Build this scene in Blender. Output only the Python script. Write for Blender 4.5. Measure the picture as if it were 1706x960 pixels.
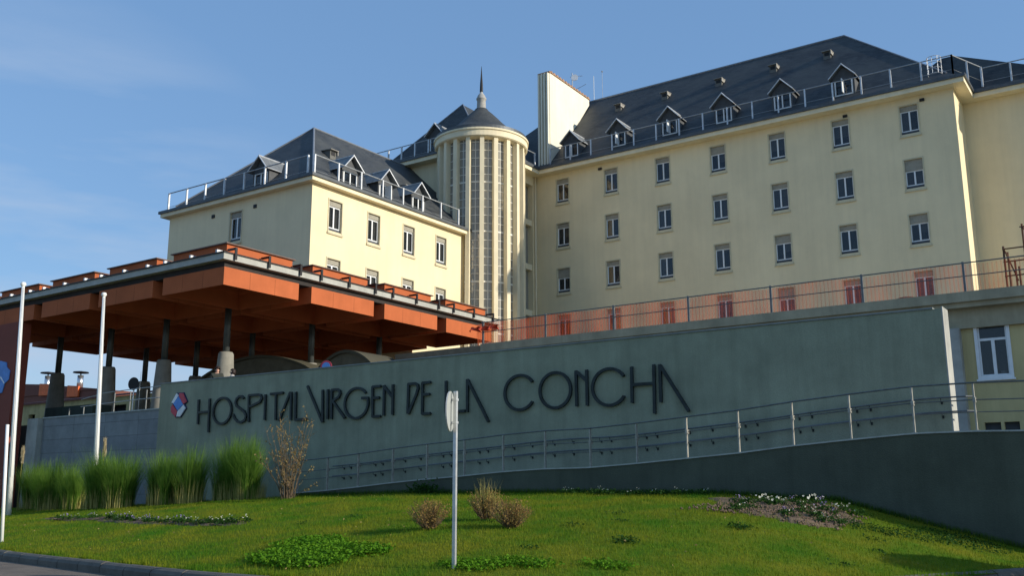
import bpy, math, random
import numpy as np
from mathutils import Vector, Matrix
R = math.radians
random.seed(7); rng = np.random.default_rng(7)
for o in list(bpy.data.objects): bpy.data.objects.remove(o)
S = bpy.context.scene
C = S.collection
# ------------------------------------------------------------------ camera, sky, sun, exposure
# coordinates: X along the long hospital front (to the right), Y away from it, z = 0 at the photographer's eye
camd = bpy.data.cameras.new('camera'); cam = bpy.data.objects.new('camera', camd); C.objects.link(cam)
r_ = Vector((0.82460, 0.56571, -0.00245)); u_ = Vector((0.1198, -0.1703, 0.9781)); f_ = Vector((-0.5529, 0.8069, 0.2082))
f_.normalize(); r_ = (r_ - f_ * r_.dot(f_)).normalized(); u_ = r_.cross(f_)
cam.matrix_world = Matrix(((r_.x, u_.x, -f_.x, 0), (r_.y, u_.y, -f_.y, 0), (r_.z, u_.z, -f_.z, 0), (0, 0, 0, 1)))
camd.sensor_fit = 'HORIZONTAL'; camd.sensor_width = 36; camd.lens = 1609.7 / 1706 * 36
camd.clip_start = .1; camd.clip_end = 5000
S.camera = cam
S.render.resolution_x, S.render.resolution_y = 1024, 577
SUN = Vector((1, .25, .375)).normalized()
ELEV = math.asin(SUN.z); AZ = math.atan2(SUN.x, SUN.y)
sl = bpy.data.lights.new('sun', 'SUN'); sl.energy = 4.95; sl.angle = R(.55); sl.color = (1, .915, .78)
so = bpy.data.objects.new('sun', sl); C.objects.link(so); so.rotation_euler = SUN.to_track_quat('Z', 'Y').to_euler()
so.location = (60, 20, 40)
w = bpy.data.worlds.new('World'); S.world = w; w.use_nodes = True
nt = w.node_tree; N = nt.nodes; Lk = nt.links; N.clear()
out = N.new('ShaderNodeOutputWorld'); bg = N.new('ShaderNodeBackground'); bg.inputs['Strength'].default_value = .148
sky = N.new('ShaderNodeTexSky'); sky.sky_type = 'NISHITA'; sky.sun_disc = False
sky.sun_elevation = ELEV; sky.sun_rotation = AZ; sky.air_density = 1.1; sky.dust_density = .5; sky.ozone_density = 1.6
tc = N.new('ShaderNodeTexCoord')
mp = N.new('ShaderNodeMapping'); mp.inputs['Rotation'].default_value = (R(12), R(-18), R(30)); mp.inputs['Scale'].default_value = (1.3, 1.3, 7)
ns = N.new('ShaderNodeTexNoise'); ns.inputs['Scale'].default_value = 1.6; ns.inputs['Detail'].default_value = 6; ns.inputs['Roughness'].default_value = .55
rp = N.new('ShaderNodeValToRGB'); rp.color_ramp.elements[0].position = .42; rp.color_ramp.elements[1].position = .72
# thin high cloud lies low in the west (-X) only
dot = N.new('ShaderNodeVectorMath'); dot.operation = 'DOT_PRODUCT'; dot.inputs[1].default_value = Vector((-.865, .47, .17)).normalized()
mr = N.new('ShaderNodeMapRange'); mr.inputs['From Min'].default_value = .955; mr.inputs['From Max'].default_value = .995; mr.inputs['To Max'].default_value = 1
ml = N.new('ShaderNodeMath'); ml.operation = 'MULTIPLY'
mx = N.new('ShaderNodeMixRGB'); mx.inputs['Color2'].default_value = (3.3, 4.0, 5.1, 1)
Lk.new(tc.outputs['Generated'], mp.inputs['Vector']); Lk.new(mp.outputs[0], ns.inputs['Vector']); Lk.new(ns.outputs['Fac'], rp.inputs[0])
Lk.new(tc.outputs['Generated'], dot.inputs[0]); Lk.new(dot.outputs['Value'], mr.inputs['Value'])
Lk.new(rp.outputs[0], ml.inputs[0]); Lk.new(mr.outputs[0], ml.inputs[1]); Lk.new(ml.outputs[0], mx.inputs['Fac'])
wb = N.new('ShaderNodeMixRGB'); wb.blend_type = 'MULTIPLY'; wb.inputs['Fac'].default_value = 1; wb.inputs['Color2'].default_value = (.98, 1.10, 1.22, 1)
Lk.new(sky.outputs[0], wb.inputs['Color1']); fl0 = N.new('ShaderNodeMixRGB'); fl0.inputs['Fac'].default_value = .6; fl0.inputs['Color2'].default_value = (1.20, 2.36, 4.35, 1)
Lk.new(wb.outputs[0], fl0.inputs['Color1']); Lk.new(fl0.outputs[0], mx.inputs['Color1']); Lk.new(mx.outputs[0], bg.inputs['Color']); Lk.new(bg.outputs[0], out.inputs['Surface'])
S.view_settings.view_transform = 'Standard'; S.view_settings.look = 'None'; S.view_settings.exposure = 0; S.view_settings.gamma = 1
S.view_settings.use_curve_mapping = False

# ------------------------------------------------------------------ materials
def nodes(m):
    m.use_nodes = True; t = m.node_tree; return t, t.nodes, t.links, t.nodes['Principled BSDF']
MC = {}
def mat(name, col, rough=.8, metal=0, var=.12, scale=3., col2=None, streak=0, bump=0., bscale=40., spec=.3, fine=.0):
    if name in MC: return MC[name]
    m = bpy.data.materials.new(name); t, n, l, b = nodes(m)
    b.inputs['Roughness'].default_value = rough; b.inputs['Metallic'].default_value = metal
    b.inputs['Specular IOR Level'].default_value = spec
    tc = n.new('ShaderNodeTexCoord'); src = tc.outputs['Object']
    no = n.new('ShaderNodeTexNoise'); no.inputs['Scale'].default_value = scale; no.inputs['Detail'].default_value = 7; no.inputs['Roughness'].default_value = .62
    l.new(src, no.inputs['Vector'])
    mxx = n.new('ShaderNodeMixRGB')
    c2 = col2 or tuple(max(0, c * (1 - 2 * var)) for c in col)
    mxx.inputs['Color1'].default_value = (*c2, 1); mxx.inputs['Color2'].default_value = (*[min(1, c * (1 + (0 if col2 else var))) for c in col], 1)
    cr = n.new('ShaderNodeMapRange'); cr.inputs['From Min'].default_value = .3; cr.inputs['From Max'].default_value = .7
    l.new(no.outputs['Fac'], cr.inputs['Value']); l.new(cr.outputs[0], mxx.inputs['Fac'])
    last = mxx.outputs[0]
    if streak:   # rain streaks running down the wall
        mpp = n.new('ShaderNodeMapping'); mpp.inputs['Scale'].default_value = (1.7, 1.7, .10)
        ns2 = n.new('ShaderNodeTexNoise'); ns2.inputs['Scale'].default_value = 1.5; ns2.inputs['Detail'].default_value = 8; ns2.inputs['Roughness'].default_value = .7
        l.new(src, mpp.inputs['Vector']); l.new(mpp.outputs[0], ns2.inputs['Vector'])
        r2 = n.new('ShaderNodeMapRange'); r2.inputs['From Min'].default_value = .42; r2.inputs['From Max'].default_value = .72; r2.inputs['To Min'].default_value = 0; r2.inputs['To Max'].default_value = streak
        l.new(ns2.outputs['Fac'], r2.inputs['Value'])
        m2 = n.new('ShaderNodeMixRGB'); m2.blend_type = 'MULTIPLY'; m2.inputs['Color2'].default_value = (.52, .52, .50, 1)
        l.new(last, m2.inputs['Color1']); l.new(r2.outputs[0], m2.inputs['Fac']); last = m2.outputs[0]
    if fine:
        n3 = n.new('ShaderNodeTexNoise'); n3.inputs['Scale'].default_value = bscale; n3.inputs['Detail'].default_value = 4
        l.new(src, n3.inputs['Vector'])
        r3 = n.new('ShaderNodeMapRange'); r3.inputs['From Min'].default_value = .3; r3.inputs['From Max'].default_value = .7; r3.inputs['To Min'].default_value = 1 - fine; r3.inputs['To Max'].default_value = 1 + fine
        l.new(n3.outputs['Fac'], r3.inputs['Value'])
        m3 = n.new('ShaderNodeVectorMath'); m3.operation = 'SCALE'; l.new(last, m3.inputs[0]); l.new(r3.outputs[0], m3.inputs['Scale']); last = m3.outputs[0]
    l.new(last, b.inputs['Base Color'])
    if bump:
        bp = n.new('ShaderNodeBump'); bp.inputs['Strength'].default_value = bump; bp.inputs['Distance'].default_value = .02
        nb = n.new('ShaderNodeTexNoise'); nb.inputs['Scale'].default_value = bscale; nb.inputs['Detail'].default_value = 5
        l.new(src, nb.inputs['Vector']); l.new(nb.outputs['Fac'], bp.inputs['Height']); l.new(bp.outputs[0], b.inputs['Normal'])
    MC[name] = m; return m
CREAM = mat('cream_render', (.81, .69, .445), .9, var=.05, scale=.35, streak=.15, bump=.25, bscale=25)
CREAM2 = mat('cream_trim', (.82, .72, .50), .85, var=.05, scale=1.2, streak=.12)
CREAMCH = mat('cream_stack', (.82, .77, .62), .85, var=.05, scale=.6, streak=.25)
YELLOW = mat('yellow_render', (.60, .50, .25), .9, var=.08, scale=.5, streak=.35, bump=.2, bscale=25)
SURR = mat('window_surround', (.60, .54, .37), .85, var=.10, scale=3)
FRAME = mat('white_frame', (.78, .80, .80), .45, var=.04, scale=6)
SHUT = mat('shutter_box', (.33, .31, .25), .7, var=.10, scale=5)
GRILL = mat('dark_sill_strip', (.07, .08, .09), .6, var=.1)
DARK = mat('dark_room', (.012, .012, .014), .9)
CURT = mat('curtain', (.62, .60, .54), .9, var=.10, scale=9)
LEAD = mat('lead_trim', (.62, .64, .66), .5, metal=.3, var=.12, scale=4)
STEEL = mat('galvanised_steel', (.56, .57, .57), .42, metal=.75, var=.12, scale=8)
RAILM = mat('dark_rail_steel', (.16, .17, .17), .5, metal=.5, var=.15, scale=8)
WHITEM = mat('white_post_paint', (.80, .80, .76), .45, var=.04, scale=3)
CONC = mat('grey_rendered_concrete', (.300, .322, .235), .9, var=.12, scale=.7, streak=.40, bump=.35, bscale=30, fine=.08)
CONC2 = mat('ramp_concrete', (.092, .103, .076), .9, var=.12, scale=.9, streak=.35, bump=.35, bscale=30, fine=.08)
CONCL = mat('pale_concrete', (.42, .42, .38), .88, var=.12, scale=1.5, streak=.4, bump=.2, bscale=30)
SLABC = mat('slab_concrete', (.40, .36, .25), .9, var=.12, scale=1.2, streak=.4)
CAP = mat('light_capping', (.42, .43, .40), .85, var=.1, scale=4)
ORANGE = mat('orange_panel', (.45, .122, .045), .7, var=.07, scale=.9, streak=.15, spec=.12)
ORANGED = mat('terracotta_pylon', (.22, .05, .03), .7, var=.08, scale=1.)
GREYM = mat('grey_fascia_metal', (.40, .40, .36), .55, metal=.0, var=.1, scale=1.5, streak=.2)
BLACKM = mat('black_metal', (.02, .02, .022), .5, metal=.3)
DSLAB = mat('dark_soffit', (.035, .03, .028), .8)
LETTER = mat('dark_letter_metal', (.030, .040, .040), .5, metal=.3, var=.2, scale=5)
SHELL = mat('shell_concrete', (.085, .08, .055), .9, var=.1, scale=1)
RED = mat('logo_red', (.52, .06, .09), .5); BLUE = mat('logo_blue', (.10, .27, .66), .5); WHITE = mat('logo_white', (.82, .84, .86), .5); NAVY = mat('logo_edge', (.03, .04, .10), .5)
ASPH = mat('asphalt', (.17, .14, .11), .95, var=.15, scale=1.2, bump=.5, bscale=90, fine=.25)
KERB = mat('kerb_concrete', (.135, .125, .105), .9, var=.15, scale=2.5, bump=.4, bscale=50, fine=.15)
PAVE = mat('terrace_paving', (.20, .19, .165), .9, var=.1, scale=1)
SOIL = mat('bed_soil', (.16, .11, .075), .95, var=.25, scale=5, bump=1, bscale=30, fine=.35)
EARTH = mat('far_ground', (.10, .11, .05), .95, var=.2, scale=.1)
BROWNB = mat('brown_building', (.20, .075, .055), .85, var=.1, scale=.3)
OLDY = mat('old_yellow_wall', (.50, .40, .19), .9, var=.16, scale=.8, streak=.4)
RUST = mat('scaffold_rust', (.13, .06, .035), .7, metal=.3, var=.25, scale=9)
SKIN = mat('skin', (.55, .33, .24), .6); HAIR = mat('dark_hair', (.025, .015, .012), .6); COAT = mat('dark_coat', (.05, .055, .045), .9); TOPW = mat('pale_top', (.45, .42, .40), .9); TROUS = mat('trousers', (.03, .03, .045), .9)

def slate(name='slate', lo=(.028, .032, .035), hi=(.058, .062, .064)):
    m = bpy.data.materials.new(name); t, n, l, b = nodes(m)
    b.inputs['Roughness'].default_value = .62; b.inputs['Specular IOR Level'].default_value = .28
    tc = n.new('ShaderNodeTexCoord'); sp = n.new('ShaderNodeSeparateXYZ'); l.new(tc.outputs['Object'], sp.inputs[0])
    ad = n.new('ShaderNodeMath'); l.new(sp.outputs[0], ad.inputs[0]); l.new(sp.outputs[1], ad.inputs[1])
    cb = n.new('ShaderNodeCombineXYZ'); l.new(ad.outputs[0], cb.inputs[0]); l.new(sp.outputs[2], cb.inputs[1])
    br = n.new('ShaderNodeTexBrick'); br.inputs['Scale'].default_value = 1; br.inputs['Brick Width'].default_value = .34; br.inputs['Row Height'].default_value = .17
    br.inputs['Mortar Size'].default_value = .012; br.inputs['Color1'].default_value = (*lo, 1); br.inputs['Color2'].default_value = (*hi, 1); br.inputs['Mortar'].default_value = (.025, .03, .04, 1)
    l.new(cb.outputs[0], br.inputs['Vector'])
    no = n.new('ShaderNodeTexNoise'); no.inputs['Scale'].default_value = .5; no.inputs['Detail'].default_value = 8; l.new(tc.outputs['Object'], no.inputs['Vector'])
    mr = n.new('ShaderNodeMapRange'); mr.inputs['From Min'].default_value = .35; mr.inputs['From Max'].default_value = .7; l.new(no.outputs['Fac'], mr.inputs['Value'])
    mx = n.new('ShaderNodeMixRGB'); mx.inputs['Color2'].default_value = (.078, .082, .078, 1); l.new(br.outputs['Color'], mx.inputs['Color1']);
    ml = n.new('ShaderNodeMath'); ml.operation = 'MULTIPLY'; ml.inputs[1].default_value = .75; l.new(mr.outputs[0], ml.inputs[0]); l.new(ml.outputs[0], mx.inputs['Fac'])
    l.new(mx.outputs[0], b.inputs['Base Color'])
    bp = n.new('ShaderNodeBump'); bp.inputs['Strength'].default_value = .5; bp.inputs['Distance'].default_value = .015; l.new(br.outputs['Fac'], bp.inputs['Height']); bp.invert = True
    l.new(bp.outputs[0], b.inputs['Normal'])
    return m
SLATE = slate()
def glass(name, alpha=.45, tint=(.02, .025, .03), rough=.04):
    m = bpy.data.materials.new(name); t, n, l, b = nodes(m)
    b.inputs['Base Color'].default_value = (*tint, 1); b.inputs['Roughness'].default_value = rough; b.inputs['Specular IOR Level'].default_value = .9
    tr = n.new('ShaderNodeBsdfTransparent'); ms = n.new('ShaderNodeMixShader'); ms.inputs['Fac'].default_value = 1 - alpha
    l.new(tr.outputs[0], ms.inputs[1]); l.new(b.outputs[0], ms.inputs[2]); l.new(ms.outputs[0], n['Material Output'].inputs['Surface'])
    no = n.new('ShaderNodeTexNoise'); no.inputs['Scale'].default_value = 1.3; bp = n.new('ShaderNodeBump'); bp.inputs['Strength'].default_value = .06; bp.inputs['Distance'].default_value = .1
    l.new(no.outputs['Fac'], bp.inputs['Height']); l.new(bp.outputs[0], b.inputs['Normal'])
    return m
GLASS = glass('window_glass'); TGLASS = glass('stair_glass', .40, (.40, .39, .34), .06)
def net_mat():
    m = bpy.data.materials.new('orange_netting'); t, n, l, b = nodes(m)
    b.inputs['Base Color'].default_value = (.66, .10, .06, 1); b.inputs['Roughness'].default_value = .7
    tc = n.new('ShaderNodeTexCoord'); sp = n.new('ShaderNodeSeparateXYZ'); l.new(tc.outputs['Object'], sp.inputs[0])
    mm = n.new('ShaderNodeMath'); mm.operation = 'MULTIPLY'; mm.inputs[1].default_value = 7.5; l.new(sp.outputs[0], mm.inputs[0])
    fr = n.new('ShaderNodeMath'); fr.operation = 'FRACT'; l.new(mm.outputs[0], fr.inputs[0])
    gt = n.new('ShaderNodeMath'); gt.operation = 'GREATER_THAN'; gt.inputs[1].default_value = .72; l.new(fr.outputs[0], gt.inputs[0])
    no = n.new('ShaderNodeTexNoise'); no.inputs['Scale'].default_value = .8; no.inputs['Detail'].default_value = 5; l.new(tc.outputs['Object'], no.inputs['Vector'])
    mr = n.new('ShaderNodeMapRange'); mr.inputs['From Min'].default_value = .3; mr.inputs['From Max'].default_value = .75; mr.inputs['To Min'].default_value = .07; mr.inputs['To Max'].default_value = .28; l.new(no.outputs['Fac'], mr.inputs['Value'])
    # the mesh is denser at its old, doubled-up west end
    xr = n.new('ShaderNodeMapRange'); xr.inputs['From Min'].default_value = -22; xr.inputs['From Max'].default_value = -2; xr.inputs['To Min'].default_value = .22; xr.inputs['To Max'].default_value = -.08; l.new(sp.outputs[0], xr.inputs['Value'])
    a0 = n.new('ShaderNodeMath'); l.new(mr.outputs[0], a0.inputs[0]); l.new(xr.outputs[0], a0.inputs[1])
    ma = n.new('ShaderNodeMath'); ma.operation = 'MULTIPLY_ADD'; ma.inputs[1].default_value = .26; l.new(gt.outputs[0], ma.inputs[0]); l.new(a0.outputs[0], ma.inputs[2])
    tr = n.new('ShaderNodeBsdfTransparent'); ms = n.new('ShaderNodeMixShader'); l.new(ma.outputs[0], ms.inputs['Fac'])
    tl = n.new('ShaderNodeBsdfTranslucent'); tl.inputs['Color'].default_value = (.85, .16, .05, 1); m2 = n.new('ShaderNodeMixShader'); m2.inputs['Fac'].default_value = .5
    l.new(b.outputs[0], m2.inputs[1]); l.new(tl.outputs[0], m2.inputs[2])
    l.new(tr.outputs[0], ms.inputs[1]); l.new(m2.outputs[0], ms.inputs[2]); l.new(ms.outputs[0], n['Material Output'].inputs['Surface'])
    return m
def panel_concrete():
    m = bpy.data.materials.new('board_marked_concrete'); t, n, l, b = nodes(m); b.inputs['Roughness'].default_value = .88
    tc = n.new('ShaderNodeTexCoord'); sp = n.new('ShaderNodeSeparateXYZ'); l.new(tc.outputs['Object'], sp.inputs[0])
    cb = n.new('ShaderNodeCombineXYZ'); l.new(sp.outputs[0], cb.inputs[0]); l.new(sp.outputs[2], cb.inputs[1])
    br = n.new('ShaderNodeTexBrick'); br.offset = 0; br.inputs['Scale'].default_value = 1; br.inputs['Brick Width'].default_value = 2.4; br.inputs['Row Height'].default_value = .62
    br.inputs['Mortar Size'].default_value = .012; br.inputs['Color1'].default_value = (.21, .22, .225, 1); br.inputs['Color2'].default_value = (.25, .26, .26, 1); br.inputs['Mortar'].default_value = (.13, .13, .13, 1)
    l.new(cb.outputs[0], br.inputs['Vector'])
    no = n.new('ShaderNodeTexNoise'); no.inputs['Scale'].default_value = 1.1; no.inputs['Detail'].default_value = 8; no.inputs['Roughness'].default_value = .7; l.new(tc.outputs['Object'], no.inputs['Vector'])
    r = n.new('ShaderNodeMapRange'); r.inputs['From Min'].default_value = .3; r.inputs['From Max'].default_value = .7; r.inputs['To Min'].default_value = .75; r.inputs['To Max'].default_value = 1.2; l.new(no.outputs['Fac'], r.inputs['Value'])
    sc = n.new('ShaderNodeVectorMath'); sc.operation = 'SCALE'; l.new(br.outputs['Color'], sc.inputs[0]); l.new(r.outputs[0], sc.inputs['Scale']); l.new(sc.outputs[0], b.inputs['Base Color'])
    return m
def foliage(name, a, bcol, rough=.7, trans=.35, scale=1.5):
    m = bpy.data.materials.new(name); t, n, l, b = nodes(m); b.inputs['Roughness'].default_value = rough; b.inputs['Specular IOR Level'].default_value = .08
    g = n.new('ShaderNodeNewGeometry'); no = n.new('ShaderNodeTexNoise'); no.inputs['Scale'].default_value = scale; no.inputs['Detail'].default_value = 5
    tc = n.new('ShaderNodeTexCoord'); l.new(tc.outputs['Object'], no.inputs['Vector'])
    ad = n.new('ShaderNodeMath'); ad.operation = 'MULTIPLY_ADD'; ad.inputs[1].default_value = .45; l.new(g.outputs['Random Per Island'], ad.inputs[0])
    sb = n.new('ShaderNodeMapRange'); sb.inputs['From Min'].default_value = .3; sb.inputs['From Max'].default_value = .7; sb.inputs['To Min'].default_value = -.15; sb.inputs['To Max'].default_value = .75; l.new(no.outputs['Fac'], sb.inputs['Value']); l.new(sb.outputs[0], ad.inputs[2])
    mx = n.new('ShaderNodeMixRGB'); mx.use_clamp = True; mx.inputs['Color1'].default_value = (*a, 1); mx.inputs['Color2'].default_value = (*bcol, 1); l.new(ad.outputs[0], mx.inputs['Fac'])
    l.new(mx.outputs[0], b.inputs['Base Color'])
    tl = n.new('ShaderNodeBsdfTranslucent'); l.new(mx.outputs[0], tl.inputs['Color']); ms = n.new('ShaderNodeMixShader'); ms.inputs['Fac'].default_value = trans
    l.new(b.outputs[0], ms.inputs[1]); l.new(tl.outputs[0], ms.inputs[2]); l.new(ms.outputs[0], n['Material Output'].inputs['Surface'])
    return m
GRASS = foliage('lawn_grass', (.058, .185, .010), (.245, .250, .018), trans=.45, scale=.8)
LAWNB = mat('lawn_turf', (.170, .175, .018), .95, col2=(.048, .140, .010), scale=.8, spec=.03, bump=1, bscale=60, fine=.35)
TALL = foliage('tall_grass_blade', (.075, .190, .018), (.25, .38, .07), trans=.55, scale=2.5)
STRAW = foliage('straw', (.34, .30, .08), (.52, .46, .17), scale=4)
DRYL = foliage('dry_leaf', (.20, .135, .05), (.36, .28, .12), scale=4)
TWIG = mat('twig_bark', (.17, .12, .075), .9, var=.2, scale=8)
BUSHM = foliage('brown_bush_leaf', (.22, .12, .045), (.40, .28, .09), scale=5)
CLOVER = foliage('clover_leaf', (.055, .17, .008), (.13, .27, .015), scale=3)
DKLEAF = foliage('dark_leaf', (.018, .055, .010), (.045, .11, .02), scale=6)
BLOOMW = foliage('white_petal', (.75, .75, .60), (.85, .84, .72), scale=9); BLOOMP = foliage('purple_petal', (.20, .12, .35), (.50, .45, .62), scale=9)
PLUME = foliage('plume', (.45, .36, .20), (.60, .52, .34), scale=5)

# ------------------------------------------------------------------ mesh helpers
class MB:
    def __init__(s, M=None): s.v = []; s.f = []; s.M = M; s.sm = False
    def add(s, vs, fs):
        b = len(s.v)
        s.v += [tuple(s.M @ Vector(p)) if s.M else tuple(p) for p in vs]
        s.f += [tuple(i + b for i in f) for f in fs]; return s
    def box(s, x0, x1, y0, y1, z0, z1):
        vs = [(x, y, z) for z in (z0, z1) for y in (y0, y1) for x in (x0, x1)]
        return s.add(vs, [(0, 2, 3, 1), (4, 5, 7, 6), (0, 1, 5, 4), (2, 6, 7, 3), (0, 4, 6, 2), (1, 3, 7, 5)])
    def poly(s, *ps): return s.add(ps, [tuple(range(len(ps)))])
    def prism(s, pts, ext):
        e = Vector(ext); n = len(pts); p = [Vector(q) for q in pts]
        fs = [tuple(range(n))[::-1], tuple(range(n, 2 * n))] + [(i, (i + 1) % n, n + (i + 1) % n, n + i) for i in range(n)]
        return s.add(p + [q + e for q in p], fs)
    def tube(s, pts, r, n=6, cap=True):
        pts = [Vector(p) for p in pts]; rs = r if isinstance(r, (list, tuple)) else [r] * len(pts)
        vs = []; fs = []
        for i, p in enumerate(pts):
            a = pts[max(0, i - 1)]; b = pts[min(len(pts) - 1, i + 1)]; d = (b - a).normalized()
            up = Vector((0, 0, 1)) if abs(d.z) < .9 else Vector((1, 0, 0))
            u = d.cross(up).normalized(); w_ = d.cross(u)
            for k in range(n):
                t = 2 * math.pi * k / n; vs.append(p + (u * math.cos(t) + w_ * math.sin(t)) * rs[i])
        for i in range(len(pts) - 1):
            for k in range(n):
                a = i * n + k; b = i * n + (k + 1) % n; fs.append((a, b, b + n, a + n))
        if cap: fs += [tuple(range(n))[::-1], tuple(range(len(vs) - n, len(vs)))]
        return s.add(vs, fs)
    def lathe(s, c, prof, n=32, a0=0, a1=2 * math.pi):
        full = abs(a1 - a0 - 2 * math.pi) < 1e-6; m = n if full else n + 1
        vs = []; fs = []
        for (r, z) in prof:
            for k in range(m):
                t = a0 + (a1 - a0) * k / n; vs.append((c[0] + r * math.cos(t), c[1] + r * math.sin(t), z))
        for i in range(len(prof) - 1):
            for k in range(n):
                a = i * m + k; b = i * m + (k + 1) % m; fs.append((a, b, b + m, a + m))
        return s.add(vs, fs)
    def build(s, name, m, parent=None, org=None, smooth=False, loc=None, rotz=0):
        me = bpy.data.meshes.new(name)
        if org is None:
            org = Vector((0, 0, 0)); p = parent
            while p is not None: org += p.location; p = p.parent
        o_ = Vector(org)
        me.from_pydata([tuple(Vector(v) - o_) for v in s.v], [], s.f); me.materials.append(m); me.update()
        if smooth:
            for p in me.polygons: p.use_smooth = True
        o = bpy.data.objects.new(name, me); C.objects.link(o); o.parent = parent
        if loc is not None: o.location = loc; o.rotation_euler[2] = rotz
        return o
def npmesh(name, V, F, m, parent=None, smooth=False):
    me = bpy.data.meshes.new(name); V = np.asarray(V, np.float32); F = np.asarray(F, np.int32); k = F.shape[1]
    me.vertices.add(len(V)); me.vertices.foreach_set('co', V.ravel()); me.loops.add(F.size); me.loops.foreach_set('vertex_index', F.ravel())
    me.polygons.add(len(F)); me.polygons.foreach_set('loop_start', np.arange(0, F.size, k, dtype=np.int32)); me.polygons.foreach_set('loop_total', np.full(len(F), k, np.int32))
    me.materials.append(m); me.update(calc_edges=True)
    if smooth: me.polygons.foreach_set('use_smooth', np.ones(len(F), bool))
    o = bpy.data.objects.new(name, me); C.objects.link(o); o.parent = parent; return o
def tag(o, label=None, cat=None, group=None, kind=None):
    if label: o['label'] = label
    if cat: o['category'] = cat
    if group: o['group'] = group
    if kind: o['kind'] = kind
    return o
def empty(name, loc, label, cat, group=None):
    o = bpy.data.objects.new(name, None); C.objects.link(o); o.location = loc; o.empty_display_size = .3; return tag(o, label, cat, group)
def kids(o): return [x for x in C.objects if x.parent is o]
def copy_tree(o, parent=None, loc=None, rotz=None):
    c = o.copy(); C.objects.link(c); c.parent = parent
    if loc is not None: c.location = loc
    if rotz is not None: c.rotation_euler[2] = rotz
    for ch in kids(o): copy_tree(ch, c)
    return c
def struct(o): o['kind'] = 'structure'; return o

# ------------------------------------------------------------------ terrain
KX = [-75, -45, -28.5, -22.2, -18.6, -13.7, -10.7, -7.7, -5.2, -3.3, -2.8, -2.4, -1.9]
KY = [24, 16.5, 13.2, 11.9, 11.3, 10.4, 10.3, 11.2, 12.9, 15.4, 16.9, 18.1, 20.5]
GX = [-75, -45, -36, -30, -23.8, -19.9, -14.5, -9.35, -6.5, -5.24, -4.07, -2.9, -1.9]
GZ = [-.9, -.6, -.5, -.3, -.08, 0, .01, -.03, -.18, -.52, -.83, -1.12, -1.25]
def yk(x): return np.interp(x, KX, KY)
def zl(x, y):
    a = yk(x); t = np.clip((y - a) / (22.6 - a), 0, 1)
    z = -1.25 + (np.interp(x, GX, GZ) + 1.25) * (1 - (1 - t) ** 1.35)
    return z + .025 * np.sin(x * 1.7 + y * .8) * np.sin(y * 1.3 - x * .4) * np.clip(t * 4, 0, 1) * np.clip((22.6 - y), 0, 1)
g = MB().box(-900, 900, -300, 1500, -2.6, -1.62).build('ground', EARTH); struct(g)
rd = MB(); rd.poly((-120, -60, -1.41), (60, -60, -1.41), (60, 22.4, -1.41), (-120, 22.4, -1.41)); struct(rd.build('road', ASPH))
# lawn sheet
xs = np.arange(-74, -1.85, .25); T = np.linspace(0, 1, 46); V = []; F = []
for x in xs:
    y0 = float(yk(x)) + .02; y1 = 22.48 if x > -24.2 else 25.2
    for t in T:
        y = y0 + (y1 - y0) * t; V.append((x, y, float(zl(x, y))))
nT = len(T)
for i in range(len(xs) - 1):
    for j in range(nT - 1): a = i * nT + j; F.append((a, a + nT, a + nT + 1, a + 1))
lawn = npmesh('lawn', V, F, LAWNB, smooth=True); struct(lawn)
# kerb stones along the edge of the lawn
kx = []; dense = np.linspace(-44, -1.9, 3000); dl = np.cumsum(np.hypot(np.diff(dense), np.diff(yk(dense)))); dl = np.insert(dl, 0, 0)
ys_ = yk(dense); ker = np.ones(220) / 220; pad = np.pad(ys_, 110, mode='edge'); ys_s = np.convolve(pad, ker, 'same')[110:-110]
kb = MB(); L = 0
while L < dl[-1] - 1.0:
    def at(s_): return Vector((np.interp(s_, dl, dense), np.interp(s_, dl, ys_s), 0))
    a, b = at(L + .012), at(L + .985); d = (b - a).normalized(); nrm = Vector((d.y, -d.x, 0)); jz = random.uniform(-.008, .008)
    prof = [(.10, -1.6), (.10, -1.30), (.06, -1.245), (0, -1.215), (-.06, -1.21), (-.10, -1.22), (-.10, -1.6)]
    vs = [a + nrm * p + Vector((0, 0, z + jz)) for p, z in prof] + [b + nrm * p + Vector((0, 0, z + jz)) for p, z in prof]; n = len(prof)
    kb.add(vs, [tuple(range(n)), tuple(range(2 * n - 1, n - 1, -1))] + [(i, n + i, n + (i + 1) % n, (i + 1) % n) for i in range(n)])
    L += 1.0
struct(kb.build('kerb', KERB))
struct(MB().box(-75, -25, 25.7, 75, -1.4, 3.3).build('terrace_ground', PAVE))
struct(MB().box(-24.99, 6, 24.65, 34.6, -1.4, 1.15).build('yard_ground', PAVE))
struct(MB().box(-24.6, 6, 36, 75, -1.4, 3.0).build('courtyard_ground', PAVE))

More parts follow.
